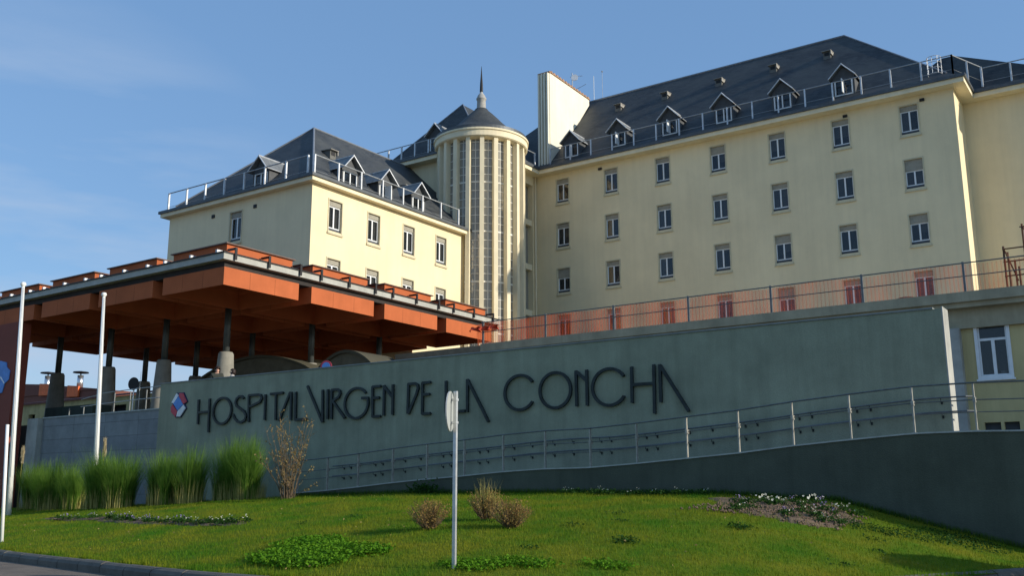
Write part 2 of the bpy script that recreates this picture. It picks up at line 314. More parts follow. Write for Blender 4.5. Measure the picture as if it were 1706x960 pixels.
# ------------------------------------------------------------------ hospital building
HB = Vector((-30, 52, 3.3))
hosp = empty('hospital_building', HB, 'large cream hospital building with slate roofs, dormers and a round glazed stair tower', 'building')
def wall_strip(mb, P, U, ln, z0, z1, ops, dep):
    """wall face from P along unit U for ln, openings (u0,u1,za,zb), reveals pushed inward by dep"""
    U = Vector(U); Nn = Vector((U.y, -U.x, 0)); P = Vector(P)
    us = sorted({0, ln, *[a for o in ops for a in o[:2]]}); zs = sorted({z0, z1, *[a for o in ops for a in o[2:]]})
    pt = lambda u, z, d=0: P + U * u + Vector((0, 0, z)) - Nn * d
    for i in range(len(us) - 1):
        for j in range(len(zs) - 1):
            uc, zc = (us[i] + us[i + 1]) / 2, (zs[j] + zs[j + 1]) / 2
            if any(o[0] < uc < o[1] and o[2] < zc < o[3] for o in ops): continue
            mb.poly(pt(us[i], zs[j]), pt(us[i + 1], zs[j]), pt(us[i + 1], zs[j + 1]), pt(us[i], zs[j + 1]))
    for (a, b, c, d) in ops:
        for q in (((a, c), (b, c)), ((b, c), (b, d)), ((b, d), (a, d)), ((a, d), (a, c))):
            (u0, v0), (u1, v1) = q
            mb.poly(pt(u0, v0), pt(u0, v0, dep), pt(u1, v1, dep), pt(u1, v1))
WW, WH = 1.0, 1.74
def make_window(parent, w_=WW, h=WH, curtain=0, shutter=.36, prof=0):
    # local frame: x right, y into the wall, z up; origin bottom centre of the opening on the wall face
    f = MB(); a = w_ / 2; t = .07
    for (x0, x1, z0, z1) in ((-a - t, -a + .004, -.085, h + t), (a - .004, a + t, -.085, h + t), (-a + .004, a - .004, h - .004, h + t)):
        f.box(x0, x1, -.03, .05, z0, z1)
    f.box(-a - t - .03, a + t + .03, -.075, .05, -.20, -.085)
    win = f.build('window', SURR, parent, org=(0, 0, 0))
    fr = MB(); y0, y1 = .13, .19; zb = .17; zt = h - shutter; k = .068
    fr.box(-a, -a + k, y0, y1, zb, zt); fr.box(a - k, a, y0, y1, zb, zt); fr.box(-a + k, a - k, y0, y1, zb, zb + k); fr.box(-a + k, a - k, y0, y1, zt - k, zt); fr.box(-.045, .045, y0 - .01, y1, zb + k, zt - k)
    fr.build('frame', FRAME, win, org=(0, 0, 0))
    MB().box(-a + k, -.045, .155, .165, zb + k, zt - k).box(.045, a - k, .155, .165, zb + k, zt - k).build('pane', GLASS, win, org=(0, 0, 0))
    MB().box(-a, a, .08, .20, zt + .003, h - .003).build('shutter_box', SHUT, win, org=(0, 0, 0))
    MB().box(-a + .003, a - .003, .10, .19, .003, zb - .003).build('sill_strip', GRILL, win, org=(0, 0, 0))
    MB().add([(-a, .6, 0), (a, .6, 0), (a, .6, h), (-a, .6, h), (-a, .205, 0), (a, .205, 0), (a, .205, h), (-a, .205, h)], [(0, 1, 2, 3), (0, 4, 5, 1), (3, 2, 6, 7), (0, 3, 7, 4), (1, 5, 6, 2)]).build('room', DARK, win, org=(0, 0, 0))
    if curtain:
        c = MB(); lo = zb + k + (0 if curtain < 3 else .45)
        rngs = {1: [(-a + k, -.05)], 2: [(-a + k, -.05), (.05, a - k)], 3: [(-a + k, a - k)], 4: [(.05, a - k)]}[curtain]
        for (x0, x1) in rngs:
            n = 12
            for i in range(n):
                xa = x0 + (x1 - x0) * i / n; xb = x0 + (x1 - x0) * (i + 1) / n; ya = .26 + .02 * (i % 2); yb_ = .26 + .02 * ((i + 1) % 2)
                c.poly((xa, ya, lo), (xb, yb_, lo), (xb, yb_, zt), (xa, ya, zt))
        c.build('curtain', CURT, win, org=(0, 0, 0))
    return win
protos = [make_window(hosp, curtain=c, shutter=s) for c, s in ((0, .30), (2, .30), (3, .30), (1, .30), (4, .50), (2, .66))]
used = set()
def put_window(world, rotz):
    i = random.choices(range(6), [3, 3, 2, 2, 2, 1])[0] if rotz < .1 else random.choice([1, 1, 2]); p = protos[i]
    loc = Vector(world) - HB
    if i in used: copy_tree(p, hosp, loc, rotz)
    else: p.location = loc; p.rotation_euler[2] = rotz; used.add(i)
W = MB()
mainX = [-34.62 + 3.955 * i for i in range(7)]; rows = [20.47, 17.16, 13.84, 10.49]
put = []
ops = [(x - WW / 2 + 36.9, x + WW / 2 + 36.9, z, z + WH) for x in mainX for z in rows]
wall_strip(W, (-36.9, 57, 0), (1, 0, 0), 28.5, 3.0, 22.7, ops, .2)
put += [((x, 57, z), 0) for x in mainX for z in rows]
W.poly((-8.4, 57, 3), (-8.4, 60, 3), (-8.4, 60, 22.7), (-8.4, 57, 22.7))
wall_strip(W, (-8.4, 60, 0), (1, 0, 0), 5.4, 3.0, 22.7, [], .2)
W.poly((-3, 60, 3), (-3, 70, 3), (-3, 70, 22.7), (-3, 60, 22.7)); W.poly((-3, 70, 3), (-44.7, 70, 3), (-44.7, 70, 22.7), (-3, 70, 22.7)); W.poly((-44.7, 70, 3), (-44.7, 50, 3), (-44.7, 50, 22.7), (-44.7, 70, 22.7))
W.poly((-44.7, 50, 3), (-36.9, 50, 3), (-36.9, 50, 22.7), (-44.7, 50, 22.7))
# left wing: sunny side faces +X, shaded end faces the camera
lwY = [36.68 + 3.1 * i for i in range(4)]; lrows = [14.05, 10.75]
ops = [(y - WW / 2 - 34.9, y + WW / 2 - 34.9, z, z + WH) for y in lwY for z in lrows]
wall_strip(W, (-36.9, 34.9, 0), (0, 1, 0), 15.1, 9.25, 16.42, ops, .2)
put += [((-36.9, y, z), R(90)) for y in lwY for z in lrows]
wall_strip(W, (-49.09, 34.9, 0), (1, 0, 0), 12.19, 9.25, 16.42, [(6.1 - WW / 2, 6.1 + WW / 2, 14.05, 14.05 + WH)], .2)
put.append(((-42.99, 34.9, 14.05), 0))
W.poly((-49.09, 50, 9.25), (-49.09, 34.9, 9.25), (-49.09, 34.9, 16.42), (-49.09, 50, 16.42)); W.poly((-49.09, 43.4, 3), (-36.9, 43.4, 3), (-36.9, 43.4, 9.25), (-49.09, 43.4, 9.25)); W.poly((-36.9, 43.4, 3), (-36.9, 50, 3), (-36.9, 50, 9.25), (-36.9, 43.4, 9.25)); W.poly((-49.09, 50, 3), (-49.09, 43.4, 3), (-49.09, 43.4, 9.25), (-49.09, 50, 9.25)); W.poly((-44.7, 50, 3), (-49.09, 50, 3), (-49.09, 50, 16.42), (-44.7, 50, 16.42))
# recessed glazed bay between tower and main front
wall_strip(W, (-36.9, 50, 0), (0, 1, 0), 7, 3.0, 22.7, [(3.75, 5.05, 4, 22.0), (5.35, 6.55, 4, 22.0)], .55)
W.build('wall', CREAM, hosp)
for wpos, rz in put: put_window(wpos, rz)
for p_i, p in enumerate(protos):
    if p_i not in used:
        for ch in kids(p): bpy.data.objects.remove(ch)
        bpy.data.objects.remove(p)
# small wall vents and stains
v = MB()
for x in (-31.5, -14.5, -10.1): v.box(x - .13, x + .13, 56.9, 57.02, 22.28, 22.44)
for x in (-45.0, -41.4): v.box(x - .12, x + .12, 34.85, 34.95, 15.75, 15.95)
v.build('wall_vent', BLACKM, hosp)
# glazing of the recessed bay
b = MB(); b.box(-37.38, -37.34, 53.75, 56.55, 4, 22); b.build('bay_glass', TGLASS, hosp)
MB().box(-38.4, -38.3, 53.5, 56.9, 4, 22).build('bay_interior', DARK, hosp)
b = MB()
for z in (5.6, 8.95, 12.3, 15.65, 18.95): b.box(-37.32, -36.98, 53.76, 55.04, z, z + .42); b.box(-37.32, -36.98, 55.36, 56.54, z, z + .42)
for y in (54.4, 55.95): b.box(-37.3, -37.2, y - .03, y + .03, 4, 22)
b.build('bay_spandrel', CREAM2, hosp)
MB().tube([(-36.75, 53.65, 3), (-36.75, 53.65, 22.7)], .17, 12).tube([(-36.8, 56.75, 3), (-36.8, 56.75, 22.7)], .07, 8).build('bay_column', CREAM2, hosp, smooth=True)
# eaves
def eaves(rects, z0, z1, ovh, zi):
    e = MB()
    for (x0, x1, y0, y1) in rects: e.box(x0, x1, y0, y1, z0, z1)
    return e
e = MB()
e.box(-45.4, -36.2, 49.3, 70.7, 22.7, 23.06); e.box(-36.2, -7.7, 56.3, 70.7, 22.7, 23.06); e.box(-7.7, -2.3, 59.3, 70.7, 22.7, 23.06)
e.box(-49.5, -36.5, 34.5, 49.9, 16.42, 16.70)
e.build('eaves', CREAM2, hosp)
# gutters: a dark metal edge standing on the eaves
e = MB()
e.box(-45.5, -36.1, 49.2, 49.32, 22.98, 23.16); e.box(-36.22, -36.1, 49.32, 56.2, 22.98, 23.16); e.box(-36.22, -7.6, 56.2, 56.32, 22.98, 23.16); e.box(-7.72, -7.6, 56.32, 59.2, 22.98, 23.16); e.box(-7.72, -2.3, 59.2, 59.32, 22.98, 23.16)
e.box(-49.6, -36.4, 34.4, 34.52, 16.64, 16.8); e.box(-36.52, -36.4, 34.52, 49.0, 16.64, 16.8)
e.build('gutter', mat('gutter_zinc', (.10, .11, .12), .5, metal=.4), hosp)
# roofs
r = MB()
def hip(poly, z0, kick, zk, ridge, zr):
    pass
# main roof: eave rect, bell-cast line, ridge X -45.4..-16 at Y 64; hip end to the right
def ring(x0, x1, y0, y1, z): return [(x0, y0, z), (x1, y0, z), (x1, y1, z), (x0, y1, z)]
def hiproof(mb, x0, x1, y0, y1, z0, k, dz, ra, rb, zr):
    A = ring(x0, x1, y0, y1, z0); B = ring(x0 + k, x1 - k, y0 + k, y1 - k, z0 + dz); b = len(mb.v)
    ra = (*ra, zr); rb = (*rb, zr)
    for i in range(4): j = (i + 1) % 4; mb.poly(A[i], A[j], B[j], B[i])
    if abs(ra[0] - rb[0]) > abs(ra[1] - rb[1]):
        mb.poly(B[0], B[1], rb, ra); mb.poly(B[1], B[2], rb); mb.poly(B[2], B[3], ra, rb); mb.poly(B[3], B[0], ra)
    else:
        mb.poly(B[0], B[1], ra); mb.poly(B[1], B[2], rb, ra); mb.poly(B[2], B[3], rb); mb.poly(B[3], B[0], ra, rb)
hiproof(r, -45.4, -7.7, 56.3, 71.2, 23.06, 1.0, .74, (-38.6, 64), (-15.9, 64), 30.95)
rl = MB(); hiproof(rl, -49.5, -36.5, 34.5, 52.5, 16.70, .6, .45, (-43, 40.6), (-43, 51), 22.7)
rb_ = MB(); hiproof(rb_, -45.4, -36.2, 49.3, 62, 23.06, .6, .45, (-40.5, 52.8), (-40.5, 60), 27.9)
rc = MB(); hiproof(rc, -14, -2.3, 59.3, 70.7, 23.06, .6, .45, (-9.6, 61.8), (-8.9, 61.8), 26.7)
r.build('main_roof', SLATE, hosp); rl.build('wing_roof', SLATE, hosp); rb_.build('pavilion_roof', SLATE, hosp); rc.build('side_roof', SLATE, hosp)
# lead hips and ridges
h = MB()
for a, b, rr in (((-38.6, 64, 30.97), (-15.9, 64, 30.97), .07), ((-8.7, 57.3, 23.82), (-15.9, 64, 30.97), .05), ((-37.1, 35.1, 17.17), (-43, 40.6, 22.72), .06), ((-48.9, 35.1, 17.17), (-43, 40.6, 22.72), .05), ((-43, 40.6, 22.72), (-43, 50, 22.72), .05),
              ((-44.8, 49.9, 23.5), (-40.5, 52.8, 27.92), .05), ((-36.8, 49.9, 23.5), (-40.5, 52.8, 27.92), .05), ((-37.1, 35.1, 17.17), (-36.5, 34.5, 16.72), .06)):
    MB().tube([a, b], rr, 6).build('hip_lead', mat('lead_hip', (.25, .27, .30), .5, metal=.3), hosp)
# dormers. local: x along eave, y into the roof, z up
def dormer_geo(parent, w_=1.34, hz=1.30, apex=2.02, depth=2.4, oh=.26, open_=0):
    d = MB(); a = w_ / 2
    d.box(-a, -a + .12, 0, depth, -.3, hz); d.box(a - .12, a, 0, depth, -.3, hz)
    d.poly((-a, 0, hz), (a, 0, hz), (0, 0, apex - .06)); d.box(-a + .12, a - .12, 0, .1, hz - .18, hz - .002)
    dm = d.build('dormer', mat('dormer_slate_cheek', (.085, .09, .095), .7, var=.15), parent, org=(0, 0, 0))
    rf = MB(); e = a + .13; ze = hz - .14; f = -oh; ap = (0, f + .25, apex)
    th = .05
    for sg in (-1, 1):
        q = [(sg * e, f - .05, ze), (0, f + .05, apex), (0, depth, apex), (sg * e, depth, ze)]
        rf.prism(q, (0, 0, th))
    rf.build('dormer_roof', mat('dormer_sunlit_grey', (.20, .21, .21), .5, metal=.2, var=.15, scale=4), dm, org=(0, 0, 0))  # roof colour lightened to stand for sun on the right-hand slope
    tr = MB()
    for sg in (-1, 1): tr.tube([(sg * (e + .01), f - .08, ze + .03), (0, f + .02, apex + .05)], .036, 5); tr.tube([(sg * (e + .01), f - .08, ze + .03), (sg * (e + .01), .9, ze + .03)], .028, 5)
    tr.tube([(0, f, apex + .07), (0, depth, apex + .07)], .04, 5)
    tr.build('verge_trim', LEAD, dm, org=(0, 0, 0))
    fr = MB(); b = a - .15; k = .05; zt = hz - .2
    fr.box(-b - .04, -b + k, .0, .09, .1, zt); fr.box(b - k, b + .04, .0, .09, .1, zt); fr.box(-b + k, b - k, .0, .09, .1, .17); fr.box(-b + k, b - k, .0, .09, zt - k, zt)
    if open_ != 2: fr.box(-.04, .04, .0, .08, .17, zt - k)
    if open_: fr.box(-.02, .03, -.45, -.02, .17, zt - k)
    fr.build('dormer_window', FRAME, dm, org=(0, 0, 0))
    MB().box(-b, b, .05, .06, .1, zt).build('pane', GLASS, dm, org=(0, 0, 0))
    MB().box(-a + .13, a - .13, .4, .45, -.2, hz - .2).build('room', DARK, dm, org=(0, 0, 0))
    return dm
dp = [dormer_geo(hosp, open_=0), dormer_geo(hosp, open_=1)]; du = set()
dl_ = [((-34.05, 57.38, 23.80), 0, 0), ((-30.2, 57.38, 23.80), 0, 1), ((-26.25, 57.38, 23.80), 0, 1), ((-22.35, 57.38, 23.80), 0, 0), ((-18.4, 57.38, 23.80), 0, 0), ((-14.55, 57.38, 23.80), 0, 1),
       ((-37.15, 38.0, 16.78), R(90), 0), ((-37.15, 41.0, 16.78), R(90), 1), ((-37.15, 44.0, 16.78), R(90), 0), ((-41.35, 35.15, 16.78), 0, 0), ((-40.65, 49.95, 23.42), 0, 0)]
for loc, rz, k in dl_:
    l_ = Vector(loc) - HB
    if k in du: copy_tree(dp[k], hosp, l_, rz)
    else: dp[k].location = l_; dp[k].rotation_euler[2] = rz; du.add(k)
# small roof vents
def vent_geo(parent):
    v = MB(); v.box(-.24, .24, .0, .8, -.25, .30); o = v.build('roof_vent', mat('vent_slate', (.13, .13, .12), .7), parent, org=(0, 0, 0))
    MB().box(-.15, .15, -.02, -.002, .0, .22).build('vent_opening', BLACKM, o, org=(0, 0, 0))
    MB().prism([(-.32, -.16, .29), (.32, -.16, .29), (.32, .8, .36), (-.32, .8, .36)], (0, 0, .04)).box(.27, .32, -.12, .6, .05, .29).build('vent_hood', mat('vent_hood_lead', (.34, .32, .28), .6, var=.2), o, org=(0, 0, 0))
    return o
vp = vent_geo(hosp); vl = [(-32.44, 61.7, 28.75), (-28.56, 61.7, 28.75), (-24.31, 61.7, 28.75), (-20.31, 61.7, 28.75), (-16.58, 61.7, 28.75)]
for i, l_ in enumerate(vl):
    if i == 0: vp.location = Vector(l_) - HB
    else: copy_tree(vp, hosp, Vector(l_) - HB)
copy_tree(vp, hosp, Vector((-39.4, 38.8, 19.6)) - HB, R(90)); copy_tree(vp, hosp, Vector((-38.6, 44.6, 18.8)) - HB, R(90))
# roof-edge railings: one part per run, posts as sub-parts
def roof_rail(a, b, n, h=1.0, ext=None):
    a, b = Vector(a), Vector(b); rl = MB()
    rl.tube([a + Vector((0, 0, h)), b + Vector((0, 0, h))], .034, 6)
    rl.tube([a + Vector((0, 0, .12)), b + Vector((0, 0, .12))], .014, 4)
    o = rl.build('roof_railing', mat('railing_zinc', (.42, .44, .45), .5, metal=.4), hosp)
    for i in range(n):
        p = a.lerp(b, i / (n - 1)); q = MB(); q.box(p.x - .045, p.x + .045, p.y - .045, p.y + .045, p.z - .25, p.z + h + .02)
        q.build('post', LEAD, o)
roof_rail((-35.6, 56.95, 23.68), (-8.3, 56.95, 23.68), 17); roof_rail((-8.3, 56.95, 23.68), (-7.2, 59.7, 23.68), 3)
roof_rail((-7.2, 59.9, 23.68), (-2.6, 59.9, 23.68), 4)
roof_rail((-49.2, 34.8, 16.98), (-37.2, 34.8, 16.98), 8); roof_rail((-36.8, 34.9, 16.98), (-36.8, 47.6, 16.98), 8)
roof_rail((-46.0, 49.6, 23.3), (-39.8, 49.6, 23.3), 6); roof_rail((-36.7, 53.5, 23.4), (-36.6, 56.4, 23.4), 3)
# caged ladder top at the right end of the main roof
c_ = Vector((-9.3, 57.2, 23.7)); lad = MB()
for z in (.1, .45, .8, 1.15): lad.tube([c_ + Vector((.38 * math.cos(t), -.38 * math.sin(t), z)) for t in np.linspace(-.3, 3.4, 10)], .02, 4)
for t in (0, .9, 1.7, 2.5, 3.14): lad.tube([c_ + Vector((.38 * math.cos(t), -.38 * math.sin(t), .1)), c_ + Vector((.38 * math.cos(t), -.38 * math.sin(t), 1.15))], .02, 4)
lad.build('ladder_cage', LEAD, hosp)
# fire wall / chimney stack with fluted front
s = MB(); s.prism([(-36.75, 57.3, 23.2), (-36.75, 63.2, 30.3), (-36.75, 63.2, 30.75), (-36.75, 57.3, 30.9)], (.95, 0, 0))
st = s.build('chimney_stack', CREAMCH, hosp)
s = MB()
for i in range(4): s.box(-36.73 + .25 * i, -36.60 + .25 * i, 57.08, 57.3, 23.2, 30.86)
s.build('flute', CREAMCH, st)
s = MB(); s.prism([(-36.81, 57.2, 30.9), (-36.81, 63.3, 30.76), (-36.81, 63.3, 30.86), (-36.81, 57.2, 31.0)], (1.07, 0, 0))
for i in range(14): s.box(-36.84, -35.72, 57.4 + i * .42, 57.6 + i * .42, 30.9 - i * .01, 31.06 - i * .01)
s.build('tile_coping', mat('clay_coping', (.42, .25, .15), .8, var=.2), st)

# stair tower
TC = (-37.5, 51.0); TR = 2.78
tw = MB(); tw.lathe(TC, [(TR - .12, 3.0), (TR - .12, 23.1)], 80); tower = tw.build('stair_tower', TGLASS, hosp)
MB().lathe(TC, [(1.2, 3.0), (1.2, 23.1)], 24).build('stair_core', mat('stair_core_paint', (.30, .28, .22), .9), tower)
sc = MB(); sc_n = 150
for i in range(sc_n):
    t = i * .22; z = 4 + i * .125
    sc.add([(TC[0] + rr * math.cos(t + dt), TC[1] + rr * math.sin(t + dt), z + dz) for dz in (0, .2) for rr in (1.2, TR - .2) for dt in (0, .23)], [(0, 1, 3, 2), (4, 6, 7, 5), (2, 3, 7, 6), (0, 4, 5, 1)])
sc.build('stair_flight', mat('stair_paint', (.45, .42, .34), .9), tower)
nf = 20; cam_a = math.atan2(-TC[1], -TC[0])
for i in range(nf):
    t = cam_a + 2 * math.pi * i / nf + .02
    M_ = Matrix.Translation((TC[0], TC[1], 0)) @ Matrix.Rotation(t, 4, 'Z')
    fin = MB(M_); fin.box(TR - .16, TR + .25, -.14, .14, 3.0, 23.1); fin.build('pilaster', CREAM2, tower)
mu = MB()
for i in range(nf):
    t = cam_a + 2 * math.pi * (i + .5) / nf + .02
    mu.M = Matrix.Translation((TC[0], TC[1], 0)) @ Matrix.Rotation(t, 4, 'Z')
    mu.box(TR - .15, TR - .10, -.016, .016, 3.0, 23.1)
    z = 3.2
    k = 0
    while z < 23:
        hh = .019 if k % 6 else .05
        mu.box(TR - .155, TR - .095, -.34, .34, z, z + hh * 2); z += .56; k += 1
mu.M = None
mu.build('glazing_bar', mat('bar_paint', (.74, .72, .64), .6), tower)
MB().lathe(TC, [(TR - .1, 23.0), (3.12, 23.08), (3.20, 23.14), (3.20, 23.50), (3.28, 23.54), (3.28, 23.66), (3.05, 23.70), (2.9, 23.7)], 72).build('cornice', CREAM2, tower, smooth=False)
MB().lathe(TC, [(3.16, 23.70), (3.16, 23.92), (3.0, 23.95)], 72).build('tower_gutter', mat('gutter_lead', (.09, .10, .11), .5, metal=.3), tower)
MB().lathe(TC, [(3.14, 23.88), (2.75, 24.08), (2.30, 24.34), (1.92, 24.64), (1.58, 24.97), (1.25, 25.33), (.85, 25.74), (.55, 26.02), (.42, 26.2)], 56).build('conical_roof', SLATE, tower, smooth=True)
MB().lathe(TC, [(.36, 26.08), (.32, 26.2), (.30, 26.88), (.35, 26.92), (.36, 27.0), (.31, 27.06), (.26, 27.22), (.14, 27.38), (.10, 27.45), (.09, 27.6)], 24).build('lantern_base', mat('lantern_stone', (.42, .41, .38), .8, var=.15, scale=3), tower, smooth=True)
MB().lathe(TC, [(.12, 27.5), (.10, 28.1), (.05, 28.8), (.012, 29.45)], 12).build('spire', BLACKM, tower, smooth=True)

# ------------------------------------------------------------------ terrace building with deck, railing and orange netting
TB = Vector((-10, 34.3, 1.15))
terr = empty('terrace_building', TB, 'low yellow-walled block whose long concrete deck edge runs above the sign wall', 'building')
t_ = MB(); t_.box(-25, 6, 34.0, 56.9, 6.12, 6.45); t_.box(-25.0, 6, 34.12, 34.5, 5.95, 6.12); t_.build('deck_slab', SLABC, terr)
t_ = MB(); ox = 4.72
ops = [(19.455, 20.325, 3.69, 5.53), (19.4, 19.88, 1.86, 2.2), (19.98, 20.42, 1.86, 2.2)]
wall_strip(t_, (-24.6, 34.6, 0), (1, 0, 0), 30, 1.15, 5.3, ops, .2)
t_.build('wall', YELLOW, terr)
MB().box(-24.6, 5.4, 34.45, 34.75, 5.3, 5.95).build('lintel_beam', SLABC, terr)
MB().box(-25, -24.62, 34.2, 56.8, 3.3, 5.95).build('end_wall', CONCL, terr); MB().box(-30.0, -25.02, 34.05, 56.8, 3.3, 6.40).build('end_block', mat('end_block_render', (.20, .17, .12), .9, var=.12), terr); MB().box(-6.05, -5.62, 34.2, 34.598, 1.15, 5.299).build('pier', CONCL, terr)
def rect_ring(mb, x0, x1, z0, z1, t, y0, y1):
    mb.box(x0, x0 + t, y0, y1, z0, z1); mb.box(x1 - t, x1, y0, y1, z0, z1); mb.box(x0 + t, x1 - t, y0, y1, z0, z0 + t); mb.box(x0 + t, x1 - t, y0, y1, z1 - t, z1)
wn = MB(); rect_ring(wn, -5.24, -4.18, 3.60, 5.62, .098, 34.55, 34.72); wn.box(-5.28, -4.14, 34.50, 34.62, 3.54, 3.598); wn = wn.build('window', FRAME, terr)
f = MB(); rect_ring(f, -5.14, -4.28, 3.70, 5.52, .05, 34.64, 34.72); f.box(-5.09, -4.33, 34.64, 34.72, 4.86, 4.94); f.box(-4.76, -4.66, 34.63, 34.72, 3.75, 4.86); f.build('casement', FRAME, wn)
MB().box(-5.1, -4.3, 34.69, 34.70, 3.72, 5.5).build('pane', GLASS, wn)
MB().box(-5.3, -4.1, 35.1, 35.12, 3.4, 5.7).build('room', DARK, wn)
MB().box(-4.58, -4.42, 34.75, 34.76, 3.75, 3.86).build('notice', WHITE, wn)
MB().box(-5.35, -4.1, 34.78, 34.8, 1.7, 2.25).build('basement_window', GRILL, terr)
dr = empty('deck_railing', (-10, 34.1, 6.45), 'dark steel railing along the concrete deck edge with orange netting behind it', 'railing')
d_ = MB()
for z, rr in ((7.42, .022), (6.98, .018)): d_.tube([(-25, 34.08, z), (6, 34.08, z)], rr, 6)
d_.build('rail', RAILM, dr)
for i in range(9):
    x = -25 + 3.27 * i + .1
    q = MB(); q.box(x - .035, x + .035, 34.04, 34.12, 6.15, 7.46); q.build('post', RAILM, dr)
nm = net_mat()
# loosely hung netting, gently billowed
V = []; F = []; nx, nz = 300, 6
for i in range(nx + 1):
    x = -25.3 + 31 * i / nx
    for j in range(nz + 1):
        t = j / nz; V.append((x, 34.16 + .05 * math.sin(x * 1.9 + t * 2) * (1 - t) + .03 * math.sin(x * 5.1), 6.47 + .93 * t + .025 * math.sin(x * 1.7) * t - (.0 if x > -24.9 else .05)))
for i in range(nx):
    for j in range(nz): a = i * (nz + 1) + j; F.append((a, a + nz + 1, a + nz + 2, a + 1))
tag(npmesh('safety_netting', V, F, nm), 'orange plastic mesh hung along the deck railing in front of the lowest window row', 'netting')
# bunched end of the netting
V = []; F = []
for i in range(22):
    for j in range(5): V.append((-25.5 + i * .07, 34.0 - .07 * j * math.sin(i * .9) - .04, 7.22 - j * .045 + .03 * math.sin(i * 1.3 + j)))
for i in range(21):
    for j in range(4): a = i * 5 + j; F.append((a, a + 5, a + 6, a + 1))
tag(npmesh('netting_bundle', V, F, mat('red_netting_cloth', (.62, .07, .03), .8)), 'bunched red end of the mesh tied at the deck railing beside the canopy tip', 'netting')
sf = empty('scaffold_frame', (-3.6, 36, 6.45), 'small rusty scaffold frame standing on the deck at the right edge', 'scaffolding')
q = MB()
for x, z in ((-4.26, 8.25), (-3.95, 7.7), (-3.62, 8.95), (-2.9, 8.95)):
    q.tube([(x, 36, 6.45), (x, 36, z)], .035, 6); q.tube([(x, 37, 6.45), (x, 37, z)], .035, 6)
q.build('standard', RUST, sf)
q = MB()
for z in (7.2, 7.7, 8.15): q.tube([(-4.3, 36, z), (-2.8, 36, z)], .025, 5)
q.tube([(-3.7, 36, 8.85), (-2.8, 36, 8.85)], .025, 5); q.tube([(-4.26, 36, 8.2), (-3.9, 36, 7.0)], .025, 5); q.tube([(-3.62, 36, 8.9), (-3.62, 37, 8.9)], .025, 5); q.tube([(-4.26, 36, 8.15), (-4.26, 37, 8.15)], .025, 5)
q.build('ledger', RUST, sf)
# litter / brown heap by the netting
V = []; 
hp = MB(); hp.lathe((-7.3, 34.9), [(.62, 6.45), (.5, 6.53), (.25, 6.62), (.02, 6.65)], 14)
tag(hp.build('rubble_heap', mat('rubble', (.09, .05, .035), .9, var=.3, scale=9, bump=1), smooth=True), 'low brown heap lying on the deck behind the netting near the right end', 'rubble')

# ------------------------------------------------------------------ sign wall, lettering, logo, handrails
SW = Vector((-20, 24.2, 0))
sw = empty('sign_wall', SW, 'long grey concrete wall carrying the hospital name in thin dark metal letters', 'wall')
MB().prism([(-33.84, 24.2, -1.3), (-4.32, 24.2, -1.3), (-4.32, 24.2, 4.25), (-33.84, 24.2, 4.36)], (0, .38, 0)).build('wall_panel', CONC, sw)
MB().prism([(-4.9, 24.581, -1.3), (-4.32, 24.581, -1.3), (-4.32, 24.581, 4.25), (-4.9, 24.581, 4.252)], (0, .25, 0)).prism([(-4.318, 24.2, -1.3), (-4.318, 24.84, -1.3), (-4.318, 24.84, 4.30), (-4.318, 24.2, 4.30)], (.03, 0, 0)).build('wall_end', CONCL, sw)  # end plate in paler concrete: sunlit tone put into the colour of that face
MB().prism([(-33.86, 24.17, 4.363), (-4.5, 24.17, 4.255), (-4.5, 24.17, 4.295), (-33.86, 24.17, 4.403)], (0, .44, 0)).build('coping', mat('sign_coping', (.27, .29, .28), .88, var=.12, scale=2, streak=.3), sw)
